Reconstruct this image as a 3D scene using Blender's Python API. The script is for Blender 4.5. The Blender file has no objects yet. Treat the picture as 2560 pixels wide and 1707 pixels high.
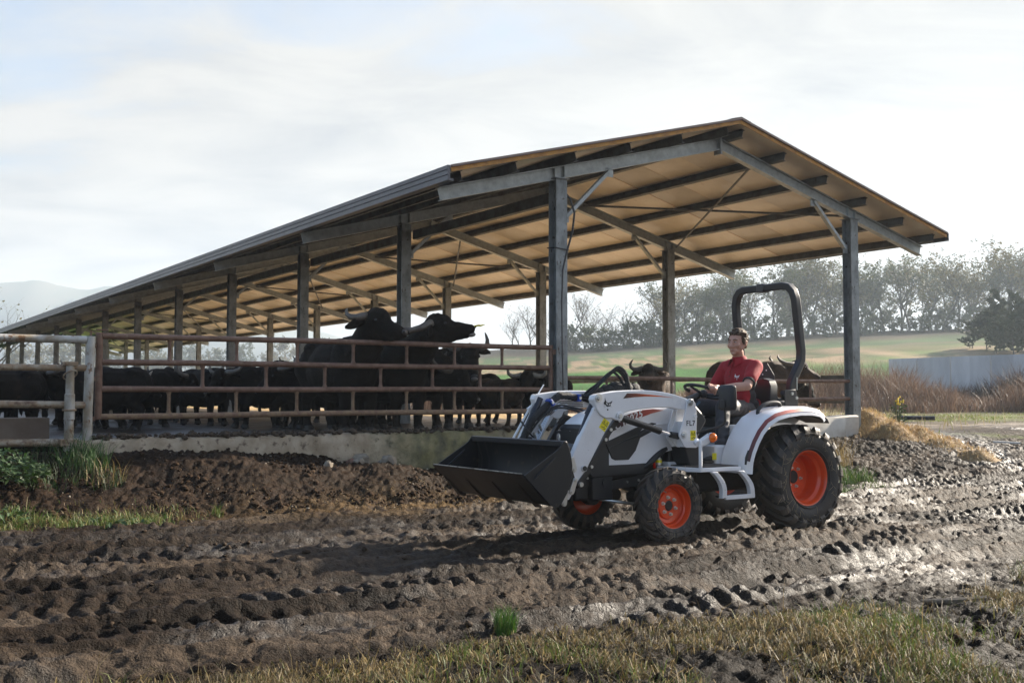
import bpy, math, random
import numpy as np
from mathutils import Vector, Matrix
random.seed(7)
R = math.radians
S = bpy.context.scene
COL = S.collection

# ------------------------------------------------------------------ camera
cam_d = bpy.data.cameras.new('camera'); cam = bpy.data.objects.new('camera', cam_d); COL.objects.link(cam)
cam_d.sensor_width = 36.0
cam_d.lens = 36.0*2649.1/2560.0
cam_d.clip_start = 0.1; cam_d.clip_end = 6000
cam.location = (0, 0, 1.23)
cam.rotation_euler = (R(90)+0.0507, 0, 0)
S.camera = cam
cam_d.dof.use_dof = True; cam_d.dof.focus_distance = 9.8; cam_d.dof.aperture_fstop = 6.3

# ------------------------------------------------------------------ light
SUN_EL, SUN_AZ = R(26), R(55)          # azimuth clockwise from the view direction (+Y)
W = bpy.data.worlds.new('World'); S.world = W; W.use_nodes = True
nt = W.node_tree; N = nt.nodes; K = nt.links; N.clear()
out = N.new('ShaderNodeOutputWorld'); bg = N.new('ShaderNodeBackground')
sky = N.new('ShaderNodeTexSky'); sky.sky_type = 'NISHITA'; sky.sun_disc = False
sky.sun_elevation = SUN_EL; sky.sun_rotation = SUN_AZ
sky.air_density = 1.0; sky.dust_density = 2.0; sky.ozone_density = 1.5
tc = N.new('ShaderNodeTexCoord')
sep = N.new('ShaderNodeSeparateXYZ'); K.new(tc.outputs['Generated'], sep.inputs[0])
# project the view direction on a high cloud sheet
zz = N.new('ShaderNodeMath'); zz.operation = 'MAXIMUM'; K.new(sep.outputs[2], zz.inputs[0]); zz.inputs[1].default_value = 0.0
za = N.new('ShaderNodeMath'); za.operation = 'ADD'; K.new(zz.outputs[0], za.inputs[0]); za.inputs[1].default_value = 0.16
dx = N.new('ShaderNodeMath'); dx.operation = 'DIVIDE'; K.new(sep.outputs[0], dx.inputs[0]); K.new(za.outputs[0], dx.inputs[1])
dy = N.new('ShaderNodeMath'); dy.operation = 'DIVIDE'; K.new(sep.outputs[1], dy.inputs[0]); K.new(za.outputs[0], dy.inputs[1])
cmb = N.new('ShaderNodeCombineXYZ'); K.new(dx.outputs[0], cmb.inputs[0]); K.new(dy.outputs[0], cmb.inputs[1])
mp = N.new('ShaderNodeMapping'); mp.inputs['Location'].default_value = (3.1, 1.7, 0); mp.inputs['Rotation'].default_value = (0, 0, R(-25)); mp.inputs['Scale'].default_value = (0.75, 1.15, 1)
K.new(cmb.outputs[0], mp.inputs[0])
n1 = N.new('ShaderNodeTexNoise'); n1.inputs['Scale'].default_value = 0.75; n1.inputs['Detail'].default_value = 9; n1.inputs['Roughness'].default_value = 0.55; n1.inputs['Distortion'].default_value = 0.35
K.new(mp.outputs[0], n1.inputs['Vector'])
n2 = N.new('ShaderNodeTexNoise'); n2.inputs['Scale'].default_value = 2.6; n2.inputs['Detail'].default_value = 8; n2.inputs['Roughness'].default_value = 0.6; n2.inputs['Distortion'].default_value = 0.6
K.new(mp.outputs[0], n2.inputs['Vector'])
nm = N.new('ShaderNodeMix'); nm.data_type = 'FLOAT'; nm.inputs[0].default_value = 0.33; K.new(n1.outputs[0], nm.inputs[2]); K.new(n2.outputs[0], nm.inputs[3])
# clouds thicken towards the sun side and the horizon
side = N.new('ShaderNodeMath'); side.operation = 'MULTIPLY_ADD'; K.new(sep.outputs[0], side.inputs[0]); side.inputs[1].default_value = 0.22*math.sin(SUN_AZ); K.new(nm.outputs[0], side.inputs[2])
sid2 = N.new('ShaderNodeMath'); sid2.operation = 'MULTIPLY_ADD'; K.new(sep.outputs[1], sid2.inputs[0]); sid2.inputs[1].default_value = 0.22*math.cos(SUN_AZ); K.new(side.outputs[0], sid2.inputs[2])
zr = N.new('ShaderNodeMapRange'); zr.inputs[1].default_value = 0.17; zr.inputs[2].default_value = 0.50; zr.inputs[3].default_value = 0.14; zr.inputs[4].default_value = -0.36; K.new(zz.outputs[0], zr.inputs[0])
hz = N.new('ShaderNodeMath'); hz.operation = 'ADD'; K.new(sid2.outputs[0], hz.inputs[0]); K.new(zr.outputs[0], hz.inputs[1])
ramp = N.new('ShaderNodeValToRGB'); ramp.color_ramp.elements[0].position = 0.30; ramp.color_ramp.elements[1].position = 0.52
K.new(hz.outputs[0], ramp.inputs[0])
tone = N.new('ShaderNodeValToRGB'); K.new(n2.outputs[0], tone.inputs[0])
tone.color_ramp.elements[0].position = 0.30; tone.color_ramp.elements[0].color = (0.70, 0.72, 0.755, 1)
tone.color_ramp.elements[1].position = 0.62; tone.color_ramp.elements[1].color = (1.0, 0.98, 0.945, 1)
cl = N.new('ShaderNodeMix'); cl.data_type = 'RGBA'; cl.blend_type = 'MULTIPLY'; cl.inputs[0].default_value = 1.0
K.new(tone.outputs[0], cl.inputs[6]); CLOUD_GAIN = 3.0; cl.inputs[7].default_value = (CLOUD_GAIN, CLOUD_GAIN, CLOUD_GAIN, 1)
mx = N.new('ShaderNodeMix'); mx.data_type = 'RGBA'; K.new(ramp.outputs[0], mx.inputs[0]); K.new(sky.outputs[0], mx.inputs[6]); K.new(cl.outputs[2], mx.inputs[7])
K.new(mx.outputs[2], bg.inputs[0]); bg.inputs[1].default_value = 0.083
K.new(bg.outputs[0], out.inputs[0])
sun_d = bpy.data.lights.new('sun', 'SUN'); sun = bpy.data.objects.new('sun', sun_d); COL.objects.link(sun)
sun_d.energy = 5.0; sun_d.angle = R(0.6); sun_d.color = (1.0, 0.90, 0.76)
sun.location = (60, 40, 60)
sdir = Vector((math.sin(SUN_AZ)*math.cos(SUN_EL), math.cos(SUN_AZ)*math.cos(SUN_EL), math.sin(SUN_EL)))
sun.rotation_euler = (-sdir).to_track_quat('-Z', 'Y').to_euler()
S.view_settings.view_transform = 'Standard'; S.view_settings.look = 'None'
S.view_settings.exposure = 1.6; S.view_settings.gamma = 1.0; S.view_settings.use_curve_mapping = False
cy = S.cycles
cy.use_denoising = True
cy.max_bounces = 8; cy.diffuse_bounces = 3; cy.glossy_bounces = 3; cy.transparent_max_bounces = 8; cy.volume_bounces = 1; cy.transmission_bounces = 4
cy.sample_clamp_indirect = 6.0

# ------------------------------------------------------------------ noise
def _hash(ix, iy, seed):
    h = (ix.astype(np.int64)*374761393 + iy.astype(np.int64)*668265263 + seed*1442695041) & 0xFFFFFFFF
    h = ((h ^ (h >> 13))*1274126177) & 0xFFFFFFFF
    h = (h ^ (h >> 16)) & 0xFFFF
    return h/65535.0
def vn(x, y, seed=0):
    x = np.asarray(x, float); y = np.asarray(y, float)
    fx = np.floor(x); fy = np.floor(y); u = x-fx; v = y-fy
    u = u*u*u*(u*(u*6-15)+10); v = v*v*v*(v*(v*6-15)+10)
    ix = fx.astype(np.int64); iy = fy.astype(np.int64)
    a = _hash(ix, iy, seed); b = _hash(ix+1, iy, seed); c = _hash(ix, iy+1, seed); d = _hash(ix+1, iy+1, seed)
    return (a+(b-a)*u)*(1-v)+(c+(d-c)*u)*v
def fbm(x, y, oc=4, seed=0, g=0.5):
    s = 0.0; a = 1.0; t = 0.0; x = np.asarray(x, float); y = np.asarray(y, float)
    for i in range(oc):
        s = s+a*vn(x, y, seed+i*17); t += a; a *= g
        x, y = x*1.62+y*1.17+3.1, y*1.62-x*1.17+1.7
    return s/t
def sst(a, b, x):
    t = np.clip((x-a)/(b-a), 0, 1); return t*t*(3-2*t)

# ------------------------------------------------------------------ mesh builder
class MB:
    def __init__(s): s.v = []; s.f = []; s.m = []; s.mi = 0
    def add(s, vs, fs):
        o = len(s.v); s.v += [tuple(p) for p in vs]
        for f in fs: s.f.append([i+o for i in f]); s.m.append(s.mi)
        return s
    def box(s, c, d, rot=None):
        hx, hy, hz = d[0]/2, d[1]/2, d[2]/2
        vs = [Vector((x, y, z)) for x in (-hx, hx) for y in (-hy, hy) for z in (-hz, hz)]
        if rot is not None: vs = [rot @ v for v in vs]
        vs = [v+Vector(c) for v in vs]
        return s.add(vs, [(0,1,3,2),(4,6,7,5),(0,4,5,1),(2,3,7,6),(0,2,6,4),(1,5,7,3)])
    def b2(s, x0, x1, y0, y1, z0, z1): return s.box(((x0+x1)/2, (y0+y1)/2, (z0+z1)/2), (abs(x1-x0), abs(y1-y0), abs(z1-z0)))
    def beam(s, p0, p1, w, h, up=(0, 0, 1)):
        p0 = Vector(p0); p1 = Vector(p1); d = (p1-p0).normalized(); u = Vector(up); sd = d.cross(u).normalized(); u = sd.cross(d).normalized()
        vs = []
        for p in (p0, p1):
            for a, b in ((-1,-1),(1,-1),(1,1),(-1,1)): vs.append(p+sd*(a*w/2)+u*(b*h/2))
        return s.add(vs, [(0,1,2,3),(7,6,5,4),(0,4,5,1),(1,5,6,2),(2,6,7,3),(3,7,4,0)])
    def tube(s, pts, r, n=8, closed=False, sq=None, caps=True):
        P = [Vector(p) for p in pts]; k = len(P)
        rr = r if isinstance(r, (list, tuple)) else [r]*k
        T = []
        for i in range(k):
            if closed: t = P[(i+1) % k]-P[i-1]
            else: t = P[min(i+1, k-1)]-P[max(i-1, 0)]
            T.append(t.normalized() if t.length > 1e-9 else Vector((0, 0, 1)))
        u = T[0].orthogonal().normalized() if sq is None else (Vector(sq)-T[0]*T[0].dot(Vector(sq))).normalized()
        vs = []
        for i in range(k):
            u = (u-T[i]*u.dot(T[i])); u.normalize(); w = T[i].cross(u)
            for j in range(n):
                a = 2*math.pi*(j+(0.5 if sq is not None else 0))/n
                q = rr[i]*(1.4142 if (sq is not None and n == 4) else 1)
                vs.append(P[i]+u*(math.cos(a)*q)+w*(math.sin(a)*q))
        fs = []
        for i in range(k if closed else k-1):
            for j in range(n):
                a = i*n+j; b = i*n+(j+1) % n; c = ((i+1) % k)*n+(j+1) % n; d = ((i+1) % k)*n+j
                fs.append((a, b, c, d))
        if caps and not closed:
            fs.append(tuple(range(n-1, -1, -1))); fs.append(tuple((k-1)*n+j for j in range(n)))
        return s.add(vs, fs)
    def cyl(s, p0, p1, r, n=12, r1=None): return s.tube([p0, p1], [r, r if r1 is None else r1], n)
    def prism(s, poly, d0, d1, ax='y'):
        n = len(poly)
        def m(a, b, d): return (a, d, b) if ax == 'y' else ((d, a, b) if ax == 'x' else (a, b, d))
        vs = [m(a, b, d0) for a, b in poly]+[m(a, b, d1) for a, b in poly]
        fs = [tuple(range(n)), tuple(range(2*n-1, n-1, -1))]
        for i in range(n): j = (i+1) % n; fs.append((j, i, i+n, j+n))
        return s.add(vs, fs)
    def lathe(s, prof, n=32, o=(0, 0, 0), close=False):      # prof: (radius, y) about the local Y axis
        k = len(prof); vs = []
        for i in range(n):
            a = 2*math.pi*i/n
            for r, y in prof: vs.append((o[0]+r*math.cos(a), o[1]+y, o[2]+r*math.sin(a)))
        fs = []
        for i in range(n):
            i2 = (i+1) % n
            for j in range(k if close else k-1):
                j2 = (j+1) % k
                fs.append((i*k+j, i*k+j2, i2*k+j2, i2*k+j))
        return s.add(vs, fs)
    def ell(s, c, r, rot=None, n=12, jit=0.0):
        r = (r, r, r) if not hasattr(r, '__len__') else r
        vs = []; m = max(6, n//2+2)
        for i in range(m+1):
            th = math.pi*i/m
            for j in range(n):
                ph = 2*math.pi*j/n
                q = 1+random.uniform(-jit, jit)
                p = Vector((r[0]*math.sin(th)*math.cos(ph)*q, r[1]*math.sin(th)*math.sin(ph)*q, r[2]*math.cos(th)*q))
                if rot is not None: p = rot @ p
                vs.append(p+Vector(c))
        fs = []
        for i in range(m):
            for j in range(n): fs.append((i*n+j, (i+1)*n+j, (i+1)*n+(j+1) % n, i*n+(j+1) % n))
        return s.add(vs, fs)
    def cap(s, p0, r0, p1, r1, n=10):                          # tapered capsule
        s.ell(p0, r0, n=n); s.ell(p1, r1, n=n); return s.tube([p0, p1], [r0, r1], n)
    def chain(s, pts, n=10):
        for (p, r), (q, t) in zip(pts[:-1], pts[1:]): s.cap(p, r, q, t, n)
        return s
    def build(s, name, mat, parent=None, bevel=0, sharp=35, flat=False, seg=2):
        me = bpy.data.meshes.new(name); me.from_pydata(s.v, [], s.f); me.validate()
        ms = mat if isinstance(mat, (list, tuple)) else [mat]
        for m in ms: me.materials.append(m)
        if len(ms) > 1 and len(me.polygons) == len(s.m): me.polygons.foreach_set('material_index', s.m)
        if not flat:
            me.polygons.foreach_set('use_smooth', [True]*len(me.polygons)); me.set_sharp_from_angle(angle=R(sharp))
        return link(name, me, parent, bevel, seg)
def link(name, me, parent=None, bevel=0, seg=2):
    o = bpy.data.objects.new(name, me); COL.objects.link(o)
    if parent: o.parent = parent
    if bevel:
        b = o.modifiers.new('bevel', 'BEVEL'); b.width = bevel; b.segments = seg; b.limit_method = 'ANGLE'; b.angle_limit = R(40); b.use_clamp_overlap = True
    return o
def tag(o, label=None, cat=None, group=None, kind=None):
    if label: o['label'] = label
    if cat: o['category'] = cat
    if group: o['group'] = group
    if kind: o['kind'] = kind
    return o
def thing(name, label, cat, loc=(0, 0, 0), rz=0.0, group=None):
    o = bpy.data.objects.new(name, None); COL.objects.link(o); o.location = loc; o.rotation_euler = (0, 0, rz); o.empty_display_size = 0.2
    return tag(o, label, cat, group)
def dup(root, loc, rz, label, scale=None, group=None):
    def cp(o, par):
        c = o.copy(); COL.objects.link(c)
        if par: c.parent = par
        for ch in o.children: cp(ch, c)
        return c
    r = cp(root, None); r.location = loc; r.rotation_euler = (0, 0, rz); r['label'] = label
    if scale: r.scale = scale
    if group: r['group'] = group
    return r
def remesh(mb, name, mat, voxel, smooth=6, parent=None, noise=None, fac=0.5):
    o = mb.build(name, mat); rm = o.modifiers.new('r', 'REMESH'); rm.mode = 'VOXEL'; rm.voxel_size = voxel; rm.use_smooth_shade = True
    if smooth: sm = o.modifiers.new('s', 'SMOOTH'); sm.factor = fac; sm.iterations = smooth
    dg = bpy.context.evaluated_depsgraph_get(); dg.update()
    me = bpy.data.meshes.new_from_object(o.evaluated_get(dg)); old = o.data
    o.modifiers.clear(); o.data = me; me.name = name; bpy.data.meshes.remove(old)
    me.materials.clear()
    for m in (mat if isinstance(mat, (list, tuple)) else [mat]): me.materials.append(m)
    me.polygons.foreach_set('use_smooth', [True]*len(me.polygons))
    if noise:
        n = len(me.vertices); co = np.empty(n*3); me.vertices.foreach_get('co', co); no = np.empty(n*3); me.vertex_normals.foreach_get('vector', no)
        co = co.reshape(-1, 3); no = no.reshape(-1, 3); sc, amp = noise
        d = fbm(co[:, 0]*sc+co[:, 2]*sc*0.8+5, co[:, 1]*sc-co[:, 2]*sc*0.6+9, 4, 3)-0.5
        co += no*(d*amp*2)[:, None]; me.vertices.foreach_set('co', co.ravel()); me.update()
    if parent: o.parent = parent
    return o

# ------------------------------------------------------------------ materials
MATS = {}
def mat(name, col, rough=0.5, metal=0.0, col2=None, nscale=6.0, nlo=0.4, nhi=0.65, bump=0.0, bscale=30.0, rough2=None, coat=0.0, spec=0.5, col3=None, n3=18.0, lo3=0.6, hi3=0.72, objvar=0.0, ndetail=6, trans=0.0, attr=None, emis=None, stretch=None, sheen=0.0):
    m = bpy.data.materials.new(name); m.use_nodes = True; MATS[name] = m
    t = m.node_tree; B = t.nodes['Principled BSDF']; k = t.links
    B.inputs['Base Color'].default_value = (*col, 1); B.inputs['Roughness'].default_value = rough; B.inputs['Metallic'].default_value = metal
    B.inputs['Coat Weight'].default_value = coat; B.inputs['Specular IOR Level'].default_value = spec
    if sheen: B.inputs['Sheen Weight'].default_value = sheen
    tcn = t.nodes.new('ShaderNodeTexCoord'); vec = tcn.outputs['Object']
    if stretch:
        mpn = t.nodes.new('ShaderNodeMapping'); mpn.inputs['Scale'].default_value = stretch; k.new(vec, mpn.inputs[0]); vec = mpn.outputs[0]
    def noise(sc, det=ndetail):
        n = t.nodes.new('ShaderNodeTexNoise'); n.inputs['Scale'].default_value = sc; n.inputs['Detail'].default_value = det; n.inputs['Roughness'].default_value = 0.6; k.new(vec, n.inputs['Vector']); return n.outputs[0]
    def rampf(src, lo, hi):
        r = t.nodes.new('ShaderNodeMapRange'); r.inputs[1].default_value = lo; r.inputs[2].default_value = hi; k.new(src, r.inputs[0]); return r.outputs[0]
    cur = None
    if attr:
        a = t.nodes.new('ShaderNodeVertexColor'); a.layer_name = attr; cur = a.outputs[0]
    if col2 or col3:
        if cur is None:
            rgb = t.nodes.new('ShaderNodeRGB'); rgb.outputs[0].default_value = (*col, 1); cur = rgb.outputs[0]
    if col2:
        f = rampf(noise(nscale), nlo, nhi); x = t.nodes.new('ShaderNodeMix'); x.data_type = 'RGBA'; k.new(f, x.inputs[0]); k.new(cur, x.inputs[6]); x.inputs[7].default_value = (*col2, 1); cur = x.outputs[2]
        if rough2 is not None:
            q = t.nodes.new('ShaderNodeMapRange'); q.inputs[3].default_value = rough; q.inputs[4].default_value = rough2; k.new(f, q.inputs[0]); k.new(q.outputs[0], B.inputs['Roughness'])
    if col3:
        f = rampf(noise(n3), lo3, hi3); x = t.nodes.new('ShaderNodeMix'); x.data_type = 'RGBA'; k.new(f, x.inputs[0]); k.new(cur, x.inputs[6]); x.inputs[7].default_value = (*col3, 1); cur = x.outputs[2]
    if objvar:
        if cur is None:
            rgb = t.nodes.new('ShaderNodeRGB'); rgb.outputs[0].default_value = (*col, 1); cur = rgb.outputs[0]
        oi = t.nodes.new('ShaderNodeObjectInfo'); q = t.nodes.new('ShaderNodeMapRange'); q.inputs[3].default_value = 1-objvar; q.inputs[4].default_value = 1+objvar; k.new(oi.outputs['Random'], q.inputs[0])
        h = t.nodes.new('ShaderNodeHueSaturation'); k.new(cur, h.inputs['Color']); k.new(q.outputs[0], h.inputs['Value']); cur = h.outputs[0]
    if cur is not None: k.new(cur, B.inputs['Base Color'])
    if bump:
        b = t.nodes.new('ShaderNodeBump'); b.inputs['Strength'].default_value = bump; b.inputs['Distance'].default_value = 0.02; k.new(noise(bscale, 8), b.inputs['Height']); k.new(b.outputs[0], B.inputs['Normal'])
    if trans:
        o_ = t.nodes['Material Output']; tr = t.nodes.new('ShaderNodeBsdfTranslucent'); ms = t.nodes.new('ShaderNodeMixShader'); ms.inputs[0].default_value = trans
        if cur is not None: k.new(cur, tr.inputs[0])
        else: tr.inputs[0].default_value = (*col, 1)
        k.new(B.outputs[0], ms.inputs[1]); k.new(tr.outputs[0], ms.inputs[2]); k.new(ms.outputs[0], o_.inputs[0])
    return m
# frames of reference: the shed's corner post and the tractor's rear axle
P0 = Vector((0.6897, 15.8108)); YAW = 0.5795
AX = Vector((-math.sin(YAW), math.cos(YAW))); CX = Vector((math.cos(YAW), math.sin(YAW)))
def sh(a, c, z=0.0): q = P0+AX*a+CX*c; return Vector((q.x, q.y, z))
TA = 0.5783; T0 = Vector((2.3499, 10.3799)); TROT = TA+math.pi
HD = Vector((-math.cos(TA), -math.sin(TA))); NL = Vector((math.sin(TA), -math.cos(TA)))
# ------------------------------------------------------------------ terrain
ZBC = np.array([-12, -7, -5.2, -3.8, -2.4, 0, 3, 6.6, 10, 14]); ZBV = np.array([.60, .60, .53, .42, .22, .22, .38, .49, .50, .5])
RUTS = [  # v, half width, depth, lug height, phase, seed
    (5.55, .16, .04, .05, .3, 1), (6.15, .18, .07, .06, .1, 2), (6.75, .16, .04, .045, .5, 9), (7.30, .19, .07, .065, .7, 3), (8.28, .20, .065, .07, .2, 4), (7.80, .15, .03, .05, .8, 10), (8.85, .15, .05, .055, .6, 8),
    (9.57, .20, .07, .07, .5, 5), (10.15, .17, .05, .06, .35, 11), (10.75, .19, .08, .075, .9, 6), (11.45, .18, .06, .06, .4, 7), (12.1, .17, .05, .05, .15, 12)]
def gcurve(x): return 0.62*x+0.010*x*x
def ybound(x): return np.interp(x, [-6, -3, -1.4, 0, 1.26, 2.4, 3.58, 5, 8, 12], [3.0, 3.85, 4.55, 5.25, 5.8, 6.45, 7.3, 8.5, 10.6, 13.5])
PXT = np.array([-4000, 0, 600, 760, 1000, 1130, 1415, 1650, 1900, 2130, 2300, 2560, 4000, 7000])
YT = np.array([950, 950, 945, 930, 892, 882, 874, 857, 842, 827, 820, 812, 790, 775])
def far_h(x, y):
    yy = np.maximum(y, 1.0); d = np.sqrt(x*x+y*y)
    px = 1280+2649*x/yy
    ht = (988-np.interp(px, PXT, YT))/2649*190+1.23
    s = np.clip((yy-44)/146.0, 0, 1)**1.15
    z = 0.58+(ht-0.58)*s + np.clip(yy-190, 0, None)*0.0143*np.clip((1500-px)/900, 0, 1)
    bump = (fbm(x*0.05, y*0.05, 3, 91)-0.5)*1.6*np.clip((yy-60)/80, 0, 1)
    return np.where(y > 2, z+bump, 0.58)
def zones(x, y):
    a = (x-P0.x)*AX.x+(y-P0.y)*AX.y; c = (x-P0.x)*CX.x+(y-P0.y)*CX.y
    return a, c
def base_h(x, y):
    a, c = zones(x, y)
    zb = np.interp(c, ZBC, ZBV)
    foot = np.interp(c, [-12, -6.6, -3, 0, 3, 6, 9], [-2.1, -2.3, -2.6, -3.2, -4.0, -5.0, -7.0])
    t = np.clip((a-foot)/(-0.35-foot), 0, 1)
    rise = np.where(c < 1.0, t*t*(3-2*t), t)
    z = zb*rise
    z = z+0.10*np.exp(-((a+1.1)/0.45)**2)*np.exp(-((c+5.0)/0.8)**2)+0.08*np.exp(-((a+1.0)/0.35)**2)*np.exp(-((c+3.3)/0.5)**2)
    d = np.clip((y-30)/15, 0, 1)
    z = z*(1-d)+far_h(x, y)*d
    z = np.where(y > 45, far_h(x, y), z)
    # shallow bank the photographer stands on
    yb = ybound(x); z = z+0.07*sst(0.1, -1.2, y-yb)
    return z
def mudmask(x, y):
    a, c = zones(x, y); v = y-gcurve(x)
    lo = sst(-0.15, 0.35, y-ybound(x)+0.5*(fbm(x*1.3, y*1.3, 3, 5)-0.5))
    edge = np.interp(c, [-12, -5, -2, 2, 7, 10, 14, 18], [-2.3, -2.5, -2.6, -3.0, -4.2, -2.6, 3.0, 9.0])
    hi = sst(0.3, -0.3, a-edge+0.7*(fbm(x*0.9+9, y*0.9, 3, 6)-0.5))
    return lo*hi
def H(x, y, want=False):
    x = np.asarray(x, float); y = np.asarray(y, float)
    z = base_h(x, y)
    near = np.clip((30-y)/8, 0, 1)*np.clip((y+2)/3, 0, 1)
    m = mudmask(x, y)*near
    a, c = zones(x, y)
    s = x*0.837+y*0.547
    wob = (fbm(x*0.20, y*0.20, 2, 40)-0.5)*0.6
    v = (y-gcurve(x)+wob)
    rut = np.zeros_like(z); inr = np.zeros_like(z)
    for v0, hw, dep, lug, ph, sd in RUTS:
        w2 = (fbm(s*0.4+sd*7, np.full_like(s, sd*3.1), 2, 50+sd)-0.5)*0.30
        d = (v-v0+w2)*0.85; ad = np.abs(d)
        on = 0.45+0.55*sst(0.35, 0.50, fbm(s*0.35+sd*5, d*0+sd, 2, 70+sd))
        prof = -0.65*dep*sst(hw+0.05, hw-0.05, ad)
        berm = dep*0.5*np.exp(-((ad-hw-0.09)/0.07)**2)*(0.4+1.2*fbm(x*5, y*5, 3, 80+sd))
        per = 0.155+0.03*((sd*37) % 3)/2
        k = (s/per+ph+ad*2.6+0.5*(d > 0)+0.30*(fbm(s*1.2, d*3, 2, 66)-0.5))
        saw = np.abs((k % 1.0)-0.5)*2
        lugs = 0.8*lug*sst(0.40, 0.53, saw)*sst(hw+0.02, hw-0.03, ad)*sst(0.015, 0.06, ad)*(0.75+0.5*fbm(x*4+sd, y*4, 2, 34))*sst(0.40, 0.54, fbm(x*1.0+sd, y*1.0, 3, 33))
        rut = rut+(prof+berm+lugs)*on; inr = np.maximum(inr, sst(hw+0.12, hw, ad)*on)
    streak = (fbm(s*0.9, v*9.5, 4, 21)-0.5)*0.085+(fbm(s*1.6, v*24.0, 3, 22)-0.5)*0.080*sst(0.34, 0.50, fbm(x*0.6, y*0.9, 3, 27))
    b1 = 1-np.abs(2*fbm(x*2.1, y*2.1, 3, 11)-1); b2 = 1-np.abs(2*fbm(x*5.5+3, y*5.5, 3, 12)-1)
    wx = x+0.10*(fbm(x*3, y*3, 2, 17)-0.5); wy = y+0.10*(fbm(x*3+7, y*3, 2, 18)-0.5)
    def bil(sc, sd): return np.abs(2*vn(wx*sc, wy*sc*1.15, sd)-1)**0.75
    big = sst(0.40, 0.60, fbm(x*1.1, y*1.1, 3, 29))
    cl = (bil(3.6, 13)-0.45)*0.014*big+(bil(7.7, 14)-0.45)*0.024*(.3+.7*big)+(bil(16.0, 15)-0.45)*0.024+(bil(33.0, 16)-0.45)*0.012
    fine = (bil(11.0, 25)-0.45)*0.024+(bil(24.0, 26)-0.45)*0.022
    rough = (fbm(x*0.9, y*0.9, 3, 10)-0.5)*0.04
    calm = 0.35+0.65*sst(0.36, 0.56, fbm(x*0.8+4, y*0.8, 3, 19))
    mud = rut+streak*(1-0.4*inr)+rough+cl*(1-0.55*inr)*(0.25+0.75*calm)+fine*(0.5+0.5*calm)+(b1-0.7)*0.02
    grass = (fbm(x*1.2, y*1.2, 3, 23)-0.5)*0.14+cl*1.2+fine*.6
    bank = (fbm(x*1.5, y*1.5, 4, 24)-0.5)*0.16+cl*1.6+fine
    low = sst(-0.15, 0.35, y-ybound(x)+0.5*(fbm(x*1.3, y*1.3, 3, 5)-0.5))
    other = grass*(1-low)+bank*low
    right = sst(7.2, 9.0, c)*sst(-3.2, 0, a)      # smoother apron right of the shed
    other = other*(1-0.75*right)
    dz = (mud*m+other*(1-m))*near
    # wheels of the tractor press into the mud
    if want: return z+dz, m, low, inr, v, s
    return z+dz
def axis(d0, d1, step, lo, hi, g):
    xs = []
    x = d0
    if callable(step):
        while x < d1: xs.append(x); x += step(x)
    else: xs = list(np.arange(d0, d1, step))
    o = []; st = (xs[1]-xs[0])*1.5; x = xs[0]-st
    while x > lo: o.append(x); st *= g; x -= st
    o.append(lo); xs = o[::-1]+xs; st = (xs[-1]-xs[-2])*1.3; x = xs[-1]+st
    while x < hi: xs.append(x); st *= (g if st < 30 else 1.0); x += st
    xs.append(hi); return np.array(xs)
GX = axis(-6.2, 10.6, 0.021, -950, 950, 1.13)
GY = axis(3.5, 25.0, lambda y: 0.0030*y, -60, 1120, 1.06)
XX, YY = np.meshgrid(GX, GY)
ZZ, MM, LOW, INR, VV, SS = H(XX, YY, True)
AA, CC = zones(XX, YY)
# albedo by zone (what the soil itself is made of: silt, humus, straw litter, gravel, turf)
def lerp(a, b, t): return a+(np.asarray(b, float)-a)*t[..., None]
f1 = fbm(XX*0.7, YY*0.7, 4, 101); f2 = fbm(XX*3.5, YY*3.5, 4, 102); f3 = fbm(XX*14, YY*14, 3, 103); f4 = fbm(SS*0.5, VV*2.2, 3, 104)
colr = np.zeros(XX.shape+(3,))+np.array([0.044, 0.0295, 0.019])
colr = lerp(colr, [0.023, 0.0150, 0.0095], sst(0.42, 0.62, 0.5*f2+0.5*f1))
colr = lerp(colr, [0.130, 0.095, 0.066], sst(0.48, 0.64, f4)*0.8)
colr = lerp(colr, [0.013, 0.0085, 0.0055], sst(0.52, 0.72, f3)*0.5)
bankm = (1-MM)*LOW*sst(1.0, 0.0, CC)*sst(0.6, -0.2, AA)
colr = lerp(colr, [0.042, 0.0245, 0.0135], bankm)
colr = lerp(colr, [0.022, 0.012, 0.0065], bankm*sst(0.45, 0.6, f2))
strawm = np.exp(-((AA+2.45+0.35*(f1-.5))/0.7)**2)*np.exp(-((CC+2.6)/3.0)**2)*sst(0.38, 0.55, f2)
colr = lerp(colr, [0.19, 0.118, 0.050], strawm*0.85)
grm = (1-LOW)
colr = lerp(colr, [0.034, 0.024, 0.013], grm*0.9)
colr = lerp(colr, [0.018, 0.012, 0.008], grm*sst(0.48, 0.6, f1)*0.7)
ap = sst(6.6, 8.0, CC)*sst(-3.4, -1.8, AA)
colr = lerp(colr, [0.060, 0.038, 0.022], ap*0.85)
gravel = sst(0.0, 1.2, CC-8.4+1.2*(f1-.5))*sst(0.5, 2.0, AA)*sst(28.5, 27.0, YY+3*(f1-.5))*sst(20.2, 21.2, YY)
colr = lerp(colr, [0.26, 0.21, 0.155], gravel*sst(0.30, 0.5, f2))
green = sst(7.6, 9, CC)*(np.exp(-((YY-20.2+1.5*(f1-.5))/0.6)**2)+np.exp(-((YY-34.5+3*(f1-.5))/5.5)**4))
colr = lerp(colr, [0.125, 0.145, 0.032], np.clip(green, 0, 1)*sst(0.36, 0.5, f2))
fd = sst(38, 50, YY); F1 = fbm(XX*0.06, YY*0.03, 4, 111); F2 = fbm(XX*0.4, YY*0.25, 4, 112)
yw = YY+18*(F1-0.5)
fld = np.zeros_like(colr)+np.array([0.13, 0.12, 0.05])
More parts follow.
